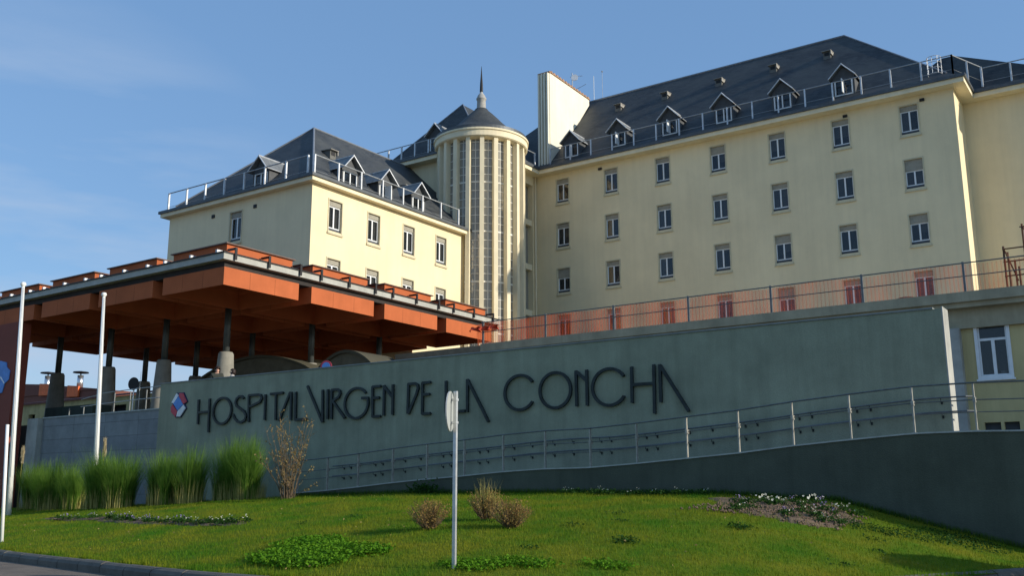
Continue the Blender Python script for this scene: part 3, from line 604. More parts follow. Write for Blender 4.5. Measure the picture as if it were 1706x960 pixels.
LT = {
'H': [[(-31.3, 3.59), (-31.26, 2.65)], [(-31.27, 3.09), (-30.62, 3.1)], [(-30.64, 3.59), (-30.6, 2.32)]],
'S': [[(-28.68, 3.50), (-28.80, 3.58), (-28.95, 3.58), (-29.08, 3.50), (-29.13, 3.38), (-29.07, 3.24), (-28.83, 3.11), (-28.62, 3.0), (-28.5, 2.84), (-28.55, 2.69), (-28.75, 2.61), (-28.95, 2.64), (-29.12, 2.76), (-29.24, 2.93)]],
'P': [[(-28.41, 3.62), (-28.34, 2.61)], [(-28.4, 3.59), (-27.89, 3.59), (-27.74, 3.55), (-27.69, 3.45), (-27.78, 3.32), (-28.1, 3.22), (-28.37, 3.17)]],
'I': [[(-27.5, 3.57), (-27.48, 2.64)]],
'T': [[(-27.25, 3.57), (-26.57, 3.58)], [(-26.94, 3.57), (-26.9, 2.62)]],
'A': [[(-26.2, 3.58), (-26.72, 2.58)], [(-26.15, 3.58), (-26.11, 2.58)]],
'L': [[(-25.91, 3.57), (-25.88, 2.57)], [(-25.9, 2.58), (-25.32, 2.58)]],
'V': [[(-25.34, 3.75), (-24.53, 2.44)], [(-24.57, 3.56), (-24.52, 2.44)]],
'I2': [[(-24.32, 3.56), (-24.29, 2.54)]],
'R': [[(-24.13, 3.55), (-24.1, 2.53)], [(-24.13, 3.53), (-23.85, 3.53), (-23.74, 3.47), (-23.72, 3.38), (-23.80, 3.26), (-24.09, 3.14)], [(-24.07, 3.15), (-23.46, 2.53)]],
'E': [[(-22.23, 3.54), (-22.19, 2.5)], [(-22.23, 3.52), (-21.86, 3.52)], [(-22.21, 3.14), (-21.91, 3.14)], [(-22.19, 2.52), (-21.84, 2.52)]],
'N': [[(-21.71, 3.54), (-21.7, 2.54)], [(-21.71, 3.51), (-21.35, 3.14)], [(-21.32, 3.54), (-21.31, 2.54)]],
'D': [[(-20.65, 3.54), (-20.66, 2.54)], [(-20.66, 3.51), (-20.36, 3.51), (-20.26, 3.45), (-20.24, 3.34), (-20.31, 3.15), (-20.63, 2.55)]],
'E2': [[(-20.05, 3.53), (-20.05, 2.5)], [(-20.07, 3.51), (-19.72, 3.51)], [(-20.05, 3.13), (-19.75, 3.13)], [(-20.05, 2.51), (-19.71, 2.51)]],
'L2': [[(-19.09, 3.51), (-19.07, 2.5)], [(-19.1, 2.52), (-18.32, 2.52)]],
'A2': [[(-18.24, 3.51), (-18.23, 2.49)], [(-18.23, 3.49), (-17.42, 2.15)]],
'N2': [[(-14.29, 3.49), (-14.28, 2.46)], [(-14.29, 3.47), (-13.93, 3.16)], [(-13.93, 3.49), (-13.93, 2.46)]],
'H2': [[(-12.48, 3.47), (-12.49, 2.46)], [(-12.49, 2.96), (-11.80, 2.96)], [(-11.79, 3.48), (-11.81, 2.13)]],
'A3': [[(-11.61, 3.47), (-11.61, 2.43)], [(-11.6, 3.44), (-10.8, 2.14)]],
}
def ell(cx, cz, rx, rz, a0, a1, n=40): return [(cx + rx * math.cos(R(a0 + (a1 - a0) * i / n)), cz + rz * math.sin(R(a0 + (a1 - a0) * i / n))) for i in range(n + 1)]
LT['O'] = [ell(-29.87, 3.09, .52, .49, 0, 360)]; LT['O2'] = [ell(-15.01, 2.965, .53, .52, 0, 360)]
LT['G'] = [ell(-22.95, 3.01, .54, .51, 40, 360) , [(-22.41, 3.01), (-22.43, 3.16), (-22.72, 3.17)]]
LT['C'] = [ell(-16.26, 2.97, .55, .52, 35, 325)]; LT['C2'] = [ell(-13.20, 2.945, .55, .52, 33, 327)]
SWd = .085
def stroke(mb, pts, w_=SWd, y0=24.105, y1=24.165):
    pts = [Vector((p[0], 0, p[1])) for p in pts]; closed = (pts[0] - pts[-1]).length < 1e-3
    if closed: pts = pts[:-1]
    n = len(pts); Ls = []; Rs = []
    for i, p in enumerate(pts):
        a = pts[(i - 1) % n] if (closed or i > 0) else p; b = pts[(i + 1) % n] if (closed or i < n - 1) else p
        d1 = (p - a).normalized() if (p - a).length > 0 else (b - p).normalized(); d2 = (b - p).normalized() if (b - p).length > 0 else d1
        d = (d1 + d2).normalized(); nn = Vector((-d.z, 0, d.x)); k = w_ / 2 / max(.5, nn.dot(Vector((-d1.z, 0, d1.x))))
        Ls.append(p + nn * k); Rs.append(p - nn * k)
    V = []
    for y in (y0, y1):
        for q in Ls + Rs: V.append((q.x, y, q.z))
    F = []; rngi = range(n) if closed else range(n - 1)
    for i in rngi:
        j = (i + 1) % n; F += [(i, j, n + j, n + i), (2 * n + i, 3 * n + i, 3 * n + j, 2 * n + j), (i, 2 * n + i, 2 * n + j, j), (n + i, n + j, 3 * n + j, 3 * n + i)]
    if not closed: F += [(0, n, 3 * n, 2 * n), (n - 1, 3 * n - 1, 4 * n - 1, 2 * n - 1)]
    mb.add(V, F)
for key, ss in LT.items():
    lm = MB()
    for k, st_ in enumerate(ss): stroke(lm, st_, y0=24.105 - .0025 * k, y1=24.168 - .0025 * k)
    # stand-off pins
    for st_ in ss:
        for p in (st_[0], st_[-1]): lm.box(p[0] - .012, p[0] + .012, 24.15, 24.2, p[1] - .012, p[1] + .012)
    lm.build('letter', LETTER, sw)
lg = MB()
hexo = [(-33.0, 3.54), (-32.71, 3.95), (-32.28, 3.94), (-32.0, 3.56), (-32.16, 3.46), (-32.04, 3.30), (-32.36, 2.96), (-32.67, 2.96), (-32.97, 3.18), (-33.02, 3.39), (-32.90, 3.51)]
lg.prism([(x, 24.15, z) for x, z in hexo], (0, .05, 0)); lgo = lg.build('logo', NAVY, sw)
for nme, pts, m_ in (('white_shape', [(-32.69, 3.92), (-32.55, 3.83), (-32.82, 3.54), (-32.97, 3.56)], WHITE), ('blue_shape', [(-32.56, 3.81), (-32.24, 3.46), (-32.55, 3.23), (-32.85, 3.52)], BLUE), ('red_shape', [(-32.50, 3.92), (-32.29, 3.91), (-32.02, 3.56), (-32.22, 3.47), (-32.53, 3.80)], RED), ('red_shape', [(-32.99, 3.38), (-32.88, 3.49), (-32.58, 3.21), (-32.66, 2.99), (-32.95, 3.19)], RED), ('white_shape', [(-32.21, 3.44), (-32.07, 3.30), (-32.37, 2.99), (-32.6, 3.0), (-32.55, 3.20)], WHITE)):
    MB().prism([(x, 24.12, z) for x, z in pts], (0, .029, 0)).build(nme, m_, lgo)
# ramp
PX = [-34, -25.0, -24.2, -22.66, -21.3, -19.9, -18.6, -17.2, -15.8, -14.4, -13, -11.6, -10.2, -8.8, -7.5, -6.17, -4.8, -3.5, -2.7, 2]
PZ = [-.2, -.06, .0, .08, .18, .30, .39, .47, .57, .63, .64, .72, .82, .92, 1.05, 1.15, 1.24, 1.245, 1.22, 1.2]
pz = lambda x: float(np.interp(x, PX, PZ))
rxs = [x for x in np.arange(-24.6, 2.01, .35)]
pw = MB(); cp = MB(); rmp = MB()
for a, b in zip(rxs[:-1], rxs[1:]):
    pass
def profile_solid(mb, xs_, zf0, zf1, y0, y1):
    V = []; n = len(xs_)
    for x in xs_: V += [(x, y0, zf0(x)), (x, y0, zf1(x)), (x, y1, zf1(x)), (x, y1, zf0(x))]
    F = [(0, 3, 2, 1), (4 * n - 4, 4 * n - 3, 4 * n - 2, 4 * n - 1)]
    for i in range(n - 1):
        for k in range(4): j = (k + 1) % 4; F.append((4 * i + k, 4 * i + j, 4 * i + 4 + j, 4 * i + 4 + k))
    mb.add(V, F)
rw = empty('ramp_wall', (-12, 22.5, 0), 'low dark concrete parapet wall rising along the ramp behind the lawn', 'wall')
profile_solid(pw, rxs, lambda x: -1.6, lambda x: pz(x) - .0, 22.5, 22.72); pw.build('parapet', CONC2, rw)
profile_solid(cp, rxs, lambda x: pz(x) + .002, lambda x: pz(x) + .035, 22.47, 22.75); cp.build('coping', CAP, rw)
profile_solid(rmp, rxs, lambda x: -1.6, lambda x: pz(x) - .06, 22.73, 24.19); struct(rmp.build('ramp_path', PAVE))
rr = empty('ramp_railing', (-12, 22.6, 0), 'thin grey steel railing climbing the ramp in front of the lettered wall', 'railing')
posts = [-24.0, -22.66, -21.33, -19.9, -18.56, -17.17, -15.8, -14.4, -12.98, -11.6, -10.2, -8.84, -7.5, -6.17, -4.8, -3.55, -2.2, -.9]
for hgt, ra in ((1.02, .021), (.66, .014), (.40, .012)):
    MB().tube([(x, 22.6 if hgt > 1 else 22.65, pz(x) + .03 + hgt) for x in rxs], ra, 6).build('rail', RAILM, rr)
for x in posts:
    q = MB(); z = pz(x) + .03; q.box(x - .016, x + .016, 22.57, 22.64, z, z + 1.0); q.box(x - .028, x + .028, 22.56, 22.69, z + .60, z + .70); q.box(x - .05, x + .05, 22.54, 22.68, z, z + .012)
    q.build('post', mat('weathered_post_steel', (.36, .35, .31), .55, metal=.4, var=.15, scale=8), rr)
wr = empty('wall_handrail', (-14, 24.1, 0), 'pair of slim dark handrails on brackets along the foot of the lettered wall', 'handrail')
hxs = [x for x in rxs if -24 < x < -4.4] + [-4.3, -3.95]
for hgt in (.62, .95):
    h_ = MB()
    pts = [(x, 24.08, pz(x) - .05 + hgt) for x in hxs] + [(-3.82, 24.2, pz(-4) - .05 + hgt), (-3.82, 24.5, pz(-4) - .05 + hgt)]
    h_.tube(pts, .021, 6); h_.build('handrail', RAILM, wr)
bx_ = []
for c0 in np.arange(-23.3, -4.5, 1.42): bx_ += [c0 - .16, c0 + .16] if int(c0 * 10) % 3 else [c0 - .3, c0 + .35]
for x in bx_:
    for hgt in (.62, .95): q = MB(); z = pz(x) - .05 + hgt; q.tube([(x, 24.08, z - .015), (x, 24.09, z - .08), (x, 24.19, z - .10)], .011, 5); q.box(x - .022, x + .022, 24.18, 24.197, z - .14, z - .07); q.build('bracket', LETTER, wr)

# low concrete wall on the left with its pier and railing
lw_ = empty('retaining_wall', (-39, 25.2, 0), 'board-marked grey retaining wall between the red pylon and the lettered wall', 'wall')
MB().box(-43.9, -33.7, 25.2, 25.6, -1.2, 3.48).build('wall_panel', panel_concrete(), lw_)
MB().box(-44.85, -43.95, 24.95, 25.55, -1.2, 3.50).build('pier', CONCL, lw_)
MB().box(-43.95, -33.7, 25.16, 25.64, 3.482, 3.54).build('coping', CAP, lw_)
tr_ = empty('terrace_railing', (-39, 25.4, 3.54), 'slim steel railing on top of the retaining wall under the canopy', 'railing')
q = MB()
for z in (4.5, 4.02): q.tube([(-41.3, 25.4, z - (.25 if z > 4.4 else .1)), (-39.5, 25.4, z - .05), (-37, 25.4, z), (-33.7, 25.4, z)], .02, 6)
q.build('rail', STEEL, tr_)
for i in range(8):
    x = -42.2 + i * 1.15; q = MB(); q.box(x - .018, x + .018, 25.38, 25.42, 3.54, 4.40 if i > 1 else 3.9); q.build('post', RAILM, tr_)

# ------------------------------------------------------------------ entrance canopy
CN = Vector((-40, 30, 3.3))
can = empty('entrance_canopy', CN, 'big flat entrance canopy of orange boxes with grey metal edge on slender posts', 'canopy')
x0c, x1c = -53.3, -30.35; y0c = 24.15; y1c = 43.2
s = MB()
rowsY = [24.33 + 4.73 * j for j in range(4)]; colsX = [-30.5 - 4.55 * i for i in range(5)]
xb_ = [x1c - .28] + sorted([c - 3.87 + .12 for c in colsX] + [c - .34 for c in colsX], reverse=True) + [x0c + .28]
for k in range(0, len(xb_) - 1, 2): s.box(xb_[k + 1], xb_[k], y0c + .28, y1c, 8.86, 9.12)
yb0 = [y0c + .28] + sorted([r + .34 for r in rowsY] + [r + 3.86 for r in rowsY]) + [y1c]
for k in range(0, len(yb0) - 1, 2):
    for q in range(1, len(xb_) - 1, 2): s.box(xb_[q + 1] + .002, xb_[q] - .002, yb0[k], yb0[k + 1], 8.86, 9.118)
s.build('soffit_beams', DSLAB, can)
def open_box(mb, x0, x1, y0, y1, z0, z1, t=.05):
    mb.box(x0, x1, y0, y0 + t, z0, z1); mb.box(x0, x1, y1 - t, y1, z0, z1); mb.box(x0, x0 + t, y0 + t, y1 - t, z0, z1); mb.box(x1 - t, x1, y0 + t, y1 - t, z0, z1)
s = MB()
s.box(x0c, x1c, y0c, y0c + .28, 9.12, 9.38); s.box(x1c - .28, x1c, y0c + .28, y1c, 9.12, 9.38); s.box(x0c, x0c + .28, y0c + .28, y1c, 9.12, 9.38); s.box(x0c + .28, x1c - .28, y1c - .28, y1c, 9.12, 9.38)
s.build('fascia', GREYM, can)
s = MB(); s.box(x0c - .03, x1c + .03, y0c - .05, y0c - .002, 9.37, 9.42); s.box(x1c + .002, x1c + .05, y0c - .05, y1c, 9.37, 9.42); s.build('fascia_cap', BLACKM, can)
def seams(mb, x0, x1, y0, y1, z0, z1):  # open joints between panels
    for i in (1, 2):
        x = x0 + (x1 - x0) * i / 3; mb.box(x - .006, x + .006, y0 - .001, y0 + .01, z0 - .001, z1)
        y = y0 + (y1 - y0) * i / 3; mb.box(x1 - .01, x1 + .001, y - .006, y + .006, z0 - .001, z1)
for i, cx in enumerate(colsX):
    for j, ry in enumerate(rowsY):
        xa, xb = cx - 3.87, cx; ya, yb_ = ry, ry + 3.98
        bx = MB(); open_box(bx, xa, xb, ya, yb_, 8.12, 8.80)
        for q in ((xa, xb, ya, ya + .34), (xa, xb, yb_ - .12, yb_), (xa, xa + .12, ya + .34, yb_ - .12), (xb - .34, xb, ya + .34, yb_ - .12)): bx.box(*q, 8.80, 8.85)
        o = bx.build('ceiling_box', ORANGE, can)
        sm = MB(); seams(sm, xa, xb, ya, yb_, 8.12, 8.79); sm.build('panel_joint', mat('joint_shadow_gap', (.10, .03, .01), .9), o)
        wing = (-49.1 < (xa + xb) / 2 < -36.9) and ry > 33
        zt = 9.2 if wing else 9.90
        ub = MB(); open_box(ub, xa + .12, xb - .34, ya + .34, yb_ - .12, 8.852, zt); o2 = ub.build('roof_box', ORANGE, can)
        MB().box(xa + .02, xb - .24, ya + .24, yb_ - .02, zt + .001, zt + .045).build('lid', mat('lid_metal', (.16, .10, .08), .6), o2)
# edge brackets
def bracket(x, y, ax):
    q = MB()
    if ax == 'x': q.box(x - .05, x + .05, y + .02, y + .30, 9.382, 9.56)
    else: q.box(x + .051, x + .10, y - .055, y + .055, 9.16, 9.66); q.box(x - .42, x + .051, y - .045, y + .045, 9.58, 9.66)
    return q.build('edge_bracket', BLACKM if ax == 'y' else LEAD, can)
for ry in rowsY:
    for d in (.35, 2.1, 3.85): bracket(x1c, ry + d, 'y')
for cx in colsX:
    for d in (-.35, -2.0, -3.7): bracket(cx + d, y0c, 'x')
# canopy columns: slim dark shaft in a flaring concrete socket, each > base, shaft
def col_geo(parent, org):
    c = MB(); c.tube([(0, 0, 2.7), (0, 0, 5.5)], .15, 14); o = c.build('column', mat('column_steel', (.10, .11, .105), .5, metal=.5), parent, org=(0, 0, 0), smooth=True)
    MB().lathe((0, 0), [(.52, 0), (.50, .2), (.34, 2.85), (.29, 2.95), (.0, 2.95)], 24).build('socket', mat('socket_concrete', (.29, .28, .24), .9, var=.12, scale=2, streak=.4), o, org=(0, 0, 0), smooth=True)
    return o
first = None
for i, x in enumerate([-35.0, -39.45, -43.9, -48.4]):
    for j, y in enumerate([28.3, 33.3] if i else [28.3, 33.2, 38.1]):
        loc = Vector((x if j == 0 else x + .3, y, 3.3)) - CN
        if first is None: first = col_geo(can, None); first.location = loc
        else: copy_tree(first, can, loc)
# vaulted shelter shells under the canopy
vs_ = empty('vaulted_porch', (-36, 33, 3.3), 'pair of low concrete vault shells sheltering the entrance beneath the canopy', 'porch')
for (xa, xb, zs, zt) in ((-41.8, -33.4, 5.6, 6.60), (-33.1, -29.5, 5.5, 6.35)):
    q = MB(); n = 20; V = []; F = []
    for i in range(n + 1):
        t = i / n; x = xa + (xb - xa) * t; z = zs + (zt - zs) * math.sin(math.pi * t) ** .8
        V += [(x, 32, z), (x, 34.3, z), (x, 34.3, z + .14), (x, 32, z + .14)]
    for i in range(n):
        for k in range(4): j = (k + 1) % 4; F.append((4 * i + k, 4 * i + 4 + k, 4 * i + 4 + j, 4 * i + j))
    q.add(V, F); q.build('vault_shell', SHELL, vs_, smooth=False)
    MB().poly(*([(xa, 32.15, 3.3), (xb, 32.15, 3.3)] + [(xa + (xb - xa) * (1 - i / 12), 32.15, zs + (zt - zs) * math.sin(math.pi * (1 - i / 12)) ** .8 if 0 < i < 12 else zs) for i in range(13)])).build('back_wall', mat('porch_wall', (.13, .12, .085), .9), vs_)
for xp in (-41.9, -33.4, -29.7): MB().box(xp, xp + .3, 32, 34.3, 3.3, 5.7).build('pier', SHELL, vs_)

# red pylon with blue emblem
py = empty('entrance_pylon', (-47, 24.5, 0), 'tall dark red pylon at the left edge under the canopy with a blue emblem', 'pylon')
MB().box(-49.6, -45.12, 24.2, 24.82, -1.2, 8.1).build('panel', ORANGED, py)
q = MB(); cx, cz = -46.22, 5.52
q.prism([(cx + .78 * a, 24.16, cz + .78 * b) for a, b in ((-.9, .5), (-.2, 1.0), (.5, .85), (.6, .55), (1.0, .3), (.95, -.25), (.55, -.45), (.35, -1.0), (-.4, -1.1), (-1, -.4))], (0, .039, 0)); eo = q.build('emblem', BLUE, py)
MB().prism([(cx + .0, 24.145, cz - .05), (cx + .42, 24.145, cz - .38), (cx + .42, 24.145, cz - .30), (cx + .04, 24.145, cz + .03)], (0, .014, 0)).build('emblem_stripe', WHITE, eo)

# ------------------------------------------------------------------ buildings far left
bb = empty('brown_building', (-100, 62, 0), 'distant brown-red building with sunlit returns painted orange seen below the canopy', 'building')
MB().box(-125, -94.2, 60, 75, 2, 11.0).prism([(-125, 59.9, 11.0), (-94.2, 59.9, 11.0), (-105.6, 59.9, 12.2), (-125, 59.9, 13.6)], (0, 15, 0)).build('wall', BROWNB, bb)
MB().prism([(-105.6, 59.7, 10.9), (-102.4, 59.7, 10.8), (-102.4, 59.7, 12.0), (-105.6, 59.7, 12.25)], (0, .2, 0)).build('orange_panel', mat('sunlit_return_orange', (.85, .16, .04), .6), bb); MB().prism([(-100, 59.7, 10.45), (-97.9, 59.7, 10.35), (-97.9, 59.7, 11.5), (-100, 59.7, 11.7)], (0, .2, 0)).build('orange_panel', MC['sunlit_return_orange'], bb)  # sunlight on the returns put into colour: bright orange slabs on the front
for x in (-106.3, -99.75):
    q = MB(); q.tube([(x, 61, 11.4), (x, 61, 13.3 if x < -100 else 12.9)], .33, 14); o = q.build('flue', mat('flue_steel', (.7, .7, .7), .3, metal=.9), bb, smooth=True)
    zt = 13.3 if x < -100 else 12.9
    MB().lathe((x, 61), [(.85, zt + .28), (.8, zt + .4), (.1, zt + .5)], 16).tube([(x, 61, zt), (x, 61, zt + .3)], .08, 6).build('flue_cap', BLACKM, o)
yb2 = empty('old_yellow_building', (-80, 55, 0), 'distant peeling yellow building with dark openings seen below the canopy', 'building')
q = MB(); ops = [(a, a + 1.1, 5.6, 7.4) for a in (1.2, 4.2, 8.6, 11.2)] + [(17.0, 19.5, 5.9, 7.6), (21, 23.5, 5.9, 7.6)]
wall_strip(q, (-94, 50, 0), (1, 0, 0), 26, 2.5, 8.35, ops, .4); q.poly((-68, 50, 2.5), (-68, 60, 2.5), (-68, 60, 8.35), (-68, 50, 8.35)); q.build('wall', OLDY, yb2)
MB().box(-93.9, -68.2, 50.6, 50.7, 4, 8.2).build('dark_interior', DARK, yb2)
MB().prism([(-94.3, 49.7, 8.35), (-67.8, 49.7, 8.35), (-67.8, 55, 9.3), (-94.3, 55, 9.3)], (0, 0, .12)).build('roof', mat('rusty_roof', (.16, .06, .05), .8, var=.2), yb2)
pl = empty('planter_box', (-43, 27, 3.3), 'dark green planter box on the terrace beside the pylon', 'planter')
MB().box(-47, -42.9, 27, 28, 3.3, 4.25).build('box', mat('dark_green_panel', (.045, .065, .055), .8), pl)

# ------------------------------------------------------------------ people behind the wall
def skinmesh(name, m, parent, verts, edges, radii, root=0, sub=2):
    me = bpy.data.meshes.new(name); me.from_pydata(verts, edges, []); me.materials.append(m)
    o = bpy.data.objects.new(name, me); C.objects.link(o)
    md = o.modifiers.new('skin', 'SKIN'); md.use_smooth_shade = True
    for i, r0 in enumerate(radii): me.skin_vertices[0].data[i].radius = (r0, r0) if not isinstance(r0, tuple) else r0
    me.skin_vertices[0].data[root].use_root = True
    o.modifiers.new('sub', 'SUBSURF').levels = sub; o.modifiers['sub'].render_levels = sub
    o.parent = parent; return o
def person(loc, rotz, label, coat, hgt=1.68, hairlen=.12):
    k = hgt / 1.72
    V = [(0, 0, .95), (0, .01, 1.15), (0, 0, 1.38), (0, .01, 1.47), (0, -.01, 1.54), (0, -.02, 1.63),
         (-.18, 0, 1.40), (-.24, .03, 1.14), (-.20, -.10, .93), (-.19, -.16, .86), (.18, 0, 1.40), (.24, .02, 1.14), (.21, -.12, .95), (.20, -.18, .88),
         (-.10, 0, .88), (-.11, -.02, .50), (-.11, .03, .10), (-.12, -.12, .04), (.10, 0, .88), (.12, -.06, .50), (.12, .02, .10), (.13, -.13, .04)]
    V = [(x * k, y * k, z * k) for x, y, z in V]
    E_ = [(0, 1), (1, 2), (2, 3), (3, 4), (4, 5), (2, 6), (6, 7), (7, 8), (8, 9), (2, 10), (10, 11), (11, 12), (12, 13), (0, 14), (14, 15), (15, 16), (16, 17), (0, 18), (18, 19), (19, 20), (20, 21)]
    Rr = [(.15, .11), (.13, .10), (.15, .10), .055, .085, .088, .07, .05, .038, .04, .07, .05, .038, .04, .09, .065, .045, .04, .09, .065, .045, .04]
    o = skinmesh('person', SKIN, None, V, E_, Rr)
    o.location = loc; o.rotation_euler[2] = rotz; tag(o, label, 'person')
    cv = [V[0], V[1], V[2], (0, .01, 1.44 * k), V[6], V[7], V[8], V[10], V[11], V[12]]
    skinmesh('coat', coat, o, cv, [(0, 1), (1, 2), (2, 3), (2, 4), (4, 5), (5, 6), (2, 7), (7, 8), (8, 9)], [(.18, .14), (.16, .13), (.18, .13), .075, .09, .065, .052, .09, .065, .052])
    tv = [V[0], V[14], V[15], V[16], V[18], V[19], V[20]]
    skinmesh('trousers', TROUS, o, tv, [(0, 1), (1, 2), (2, 3), (0, 4), (4, 5), (5, 6)], [(.165, .13), .105, .08, .065, .105, .08, .065])
    hm = MB(); hm.lathe((0, .02), [(0.0, 1.735 * k), (.05, 1.73 * k), (.085, 1.70 * k), (.103, 1.65 * k), (.105, (1.62 - hairlen * .4) * k), (.09, (1.60 - hairlen) * k)], 16, R(0), R(360))
    # open the hair over the face (front is -Y)
    hm.f = [f_i for f_i in hm.f if not (sum(hm.v[i][1] for i in f_i) / 4 < -.035 and sum(hm.v[i][2] for i in f_i) / 4 < 1.675 * k)]
    hair = hm.build('hair', HAIR, o, org=(0, 0, 0), smooth=True); hair.modifiers.new('s', 'SOLIDIFY').thickness = .012
    fm = MB(); z = 1.60 * k
    fm.prism([(-.014, -.105, z - .035), (.014, -.105, z - .035), (0, -.112, z + .02)], (0, .03, 0)); fm.build('nose', SKIN, o, org=(0, 0, 0))
    fm = MB()
    for sx in (-.034, .034): fm.box(sx - .012, sx + .012, -.105, -.095, z + .012, z + .022)
    fm.build('eyes', HAIR, o, org=(0, 0, 0)); MB().box(-.022, .022, -.103, -.095, z - .062, z - .052).build('mouth', RED, o, org=(0, 0, 0))
    return o
person((-31.78, 25.32, 3.3), R(50), 'dark-haired person in a dark coat walking behind the lettered wall, left of the pair', COAT, 1.74)
person((-30.83, 25.30, 3.3), R(-40), 'shorter dark-haired person in a pale top behind the lettered wall by the canopy post', TOPW, 1.57)

# ------------------------------------------------------------------ signs and poles
np_ = empty('no_parking_sign', (-27.6, 27.3, 3.3), 'round blue sign with red ring peeping over the lettered wall under the canopy', 'road sign')
MB().tube([(-27.6, 27.3, 3.3), (-27.6, 27.3, 5.05)], .03, 8).build('pole', STEEL, np_)
def disc(mb, c, nrm, r, th=.02, n=28):
    nrm = Vector(nrm).normalized(); u = nrm.cross(Vector((0, 0, 1))).normalized(); v_ = u.cross(nrm); c = Vector(c)
    mb.prism([c + u * r * math.cos(2 * math.pi * i / n) + v_ * r * math.sin(2 * math.pi * i / n) for i in range(n)], -nrm * th)
q = MB(); disc(q, (-27.6, 27.24, 4.93), (.3, -1, 0), .25); q.build('red_ring', RED, np_)
q = MB(); disc(q, (-27.6, 27.232, 4.93), (.3, -1, 0), .18, .01); q.build('blue_face', BLUE, np_)
rs = empty('round_sign', (-39.75, 27, 3.3), 'round sign seen from its dark back above the terrace railing', 'road sign')
q = MB(); q.tube([(-39.75, 27, 3.3), (-39.75, 27, 5.0)], .03, 8); q.build('pole', STEEL, rs)
q = MB(); disc(q, (-39.75, 26.95, 5.02), (.25, -1, 0), .30); q.build('disc', BLACKM, rs)
an = empty('terrace_aerial', (-39.3, 27, 3.3), 'thin aerial rod rising behind the round sign on the terrace', 'aerial')
MB().tube([(-39.3, 27, 3.3), (-39.3, 27, 5.55)], .008, 5).build('rod', STEEL, an)
# roadside sign post in the lawn, disc almost edge-on
sp = empty('road_sign', (-9.18, 11.85, -1.2), 'round road sign seen almost edge-on on a galvanised post at the front of the lawn', 'road sign')
px, pyy = -9.18, 11.85; zb = float(zl(px, pyy)) - .05
q = MB(); q.box(px - .028, px + .028, pyy - .02, pyy + .02, zb, 1.55); q.build('post', STEEL, sp)
nrm = Vector((.885, -.465, 0)).normalized(); u_s = Vector((.465, .885, 0))
nd = Vector((.93, .46, 0)).normalized()   # visible back of the disc looks to the sunny right
c0 = Vector((px, pyy, 1.24)) - nd * .045 + Vector((-.79, -.61, 0)) * .03
q = MB(); disc(q, c0, nd, .31, .012, 40); q.build('disc', mat('sign_back_paint', (.40, .42, .40), .4, var=.05), sp)
q = MB(); disc(q, c0 - nd * .0125, nd, .31, .004, 40); q.build('sign_face', WHITE, sp)
q = MB(); 
for z in (1.05, 1.4): q.box(px - .09, px + .035, pyy - .03, pyy + .03, z, z + .035)
q.build('clamp', STEEL, sp)
# flagpoles
for (x, y, zt, xt, lab) in ((-34.97, 19.1, 7.8, -35.6, 'white flagpole nearest the red pylon rising from the tall grass'), (-34.33, 22.0, 7.8, -34.86, 'white flagpole behind the tall grass in front of the retaining wall')):
    fp = empty('flagpole', (x, y, 0), lab, 'flagpole', 'white flagpoles'); z0 = float(zl(x, y))
    MB().tube([(x, y, z0 - .1), ((x + xt) / 2, y, (z0 + zt) / 2), (xt, y, zt)], [.10, .085, .055], 14).build('pole', WHITEM, fp, smooth=True)
    MB().lathe((xt, y), [(0, zt + .12), (.08, zt + .1), (.11, zt + .02), (.06, zt - .06), (.05, zt - .07)], 14).build('finial', WHITEM, fp, smooth=True)
    MB().tube([(xt + .09, y - .02, zt - .1), (x + .13, y - .02, z0 + 1.4)], .006, 4).build('halyard', STEEL, fp)
wp = MB(); wp.tube([(-24.0, 13.02, -1.3), (-24.28, 13.0, 1.72)], .04, 12)
tag(wp.build('white_post', WHITEM, smooth=True), 'short leaning white post by the kerb at the left edge', 'post')
# roof aerials
for (x, z0, z1, dish, lab) in ((-37.8, 30.7, 33.9, True, 'roof aerial with small dish and crossbars behind the cream stack'), (-35.78, 30.9, 33.1, False, 'short white whip aerial on the ridge, middle of the three'), (-35.0, 30.9, 33.3, False, 'thin ridge aerial with a tiny knob, rightmost of the three')):
    a_ = empty('roof_aerial', (x, 64, z0), lab, 'aerial', 'aerials on the roof ridge')
    MB().tube([(x, 64, z0 - .3), (x, 64, z1)], .045 if dish else .02, 6).build('mast', WHITEM if (not dish and x < -35.4) else STEEL, a_)
    if dish:
        q = MB(); disc(q, (x + .35, 63.8, z1 - .55), (.4, -1, .1), .28, .05); q.build('dish', WHITE, a_)
        q = MB(); q.tube([(x - .3, 64, z1 - 1.7), (x + 1.3, 64, z1 - 1.3)], .02, 4); q.tube([(x - .2, 64, z1 - .3), (x + 1, 64, z1 - .5)], .02, 4); q.build('crossbar', STEEL, a_)
    elif x > -35.4: q = MB(); q.lathe((x, 64), [(0, z1 + .1), (.08, z1), (0, z1 - .1)], 8); q.build('knob', STEEL, a_)

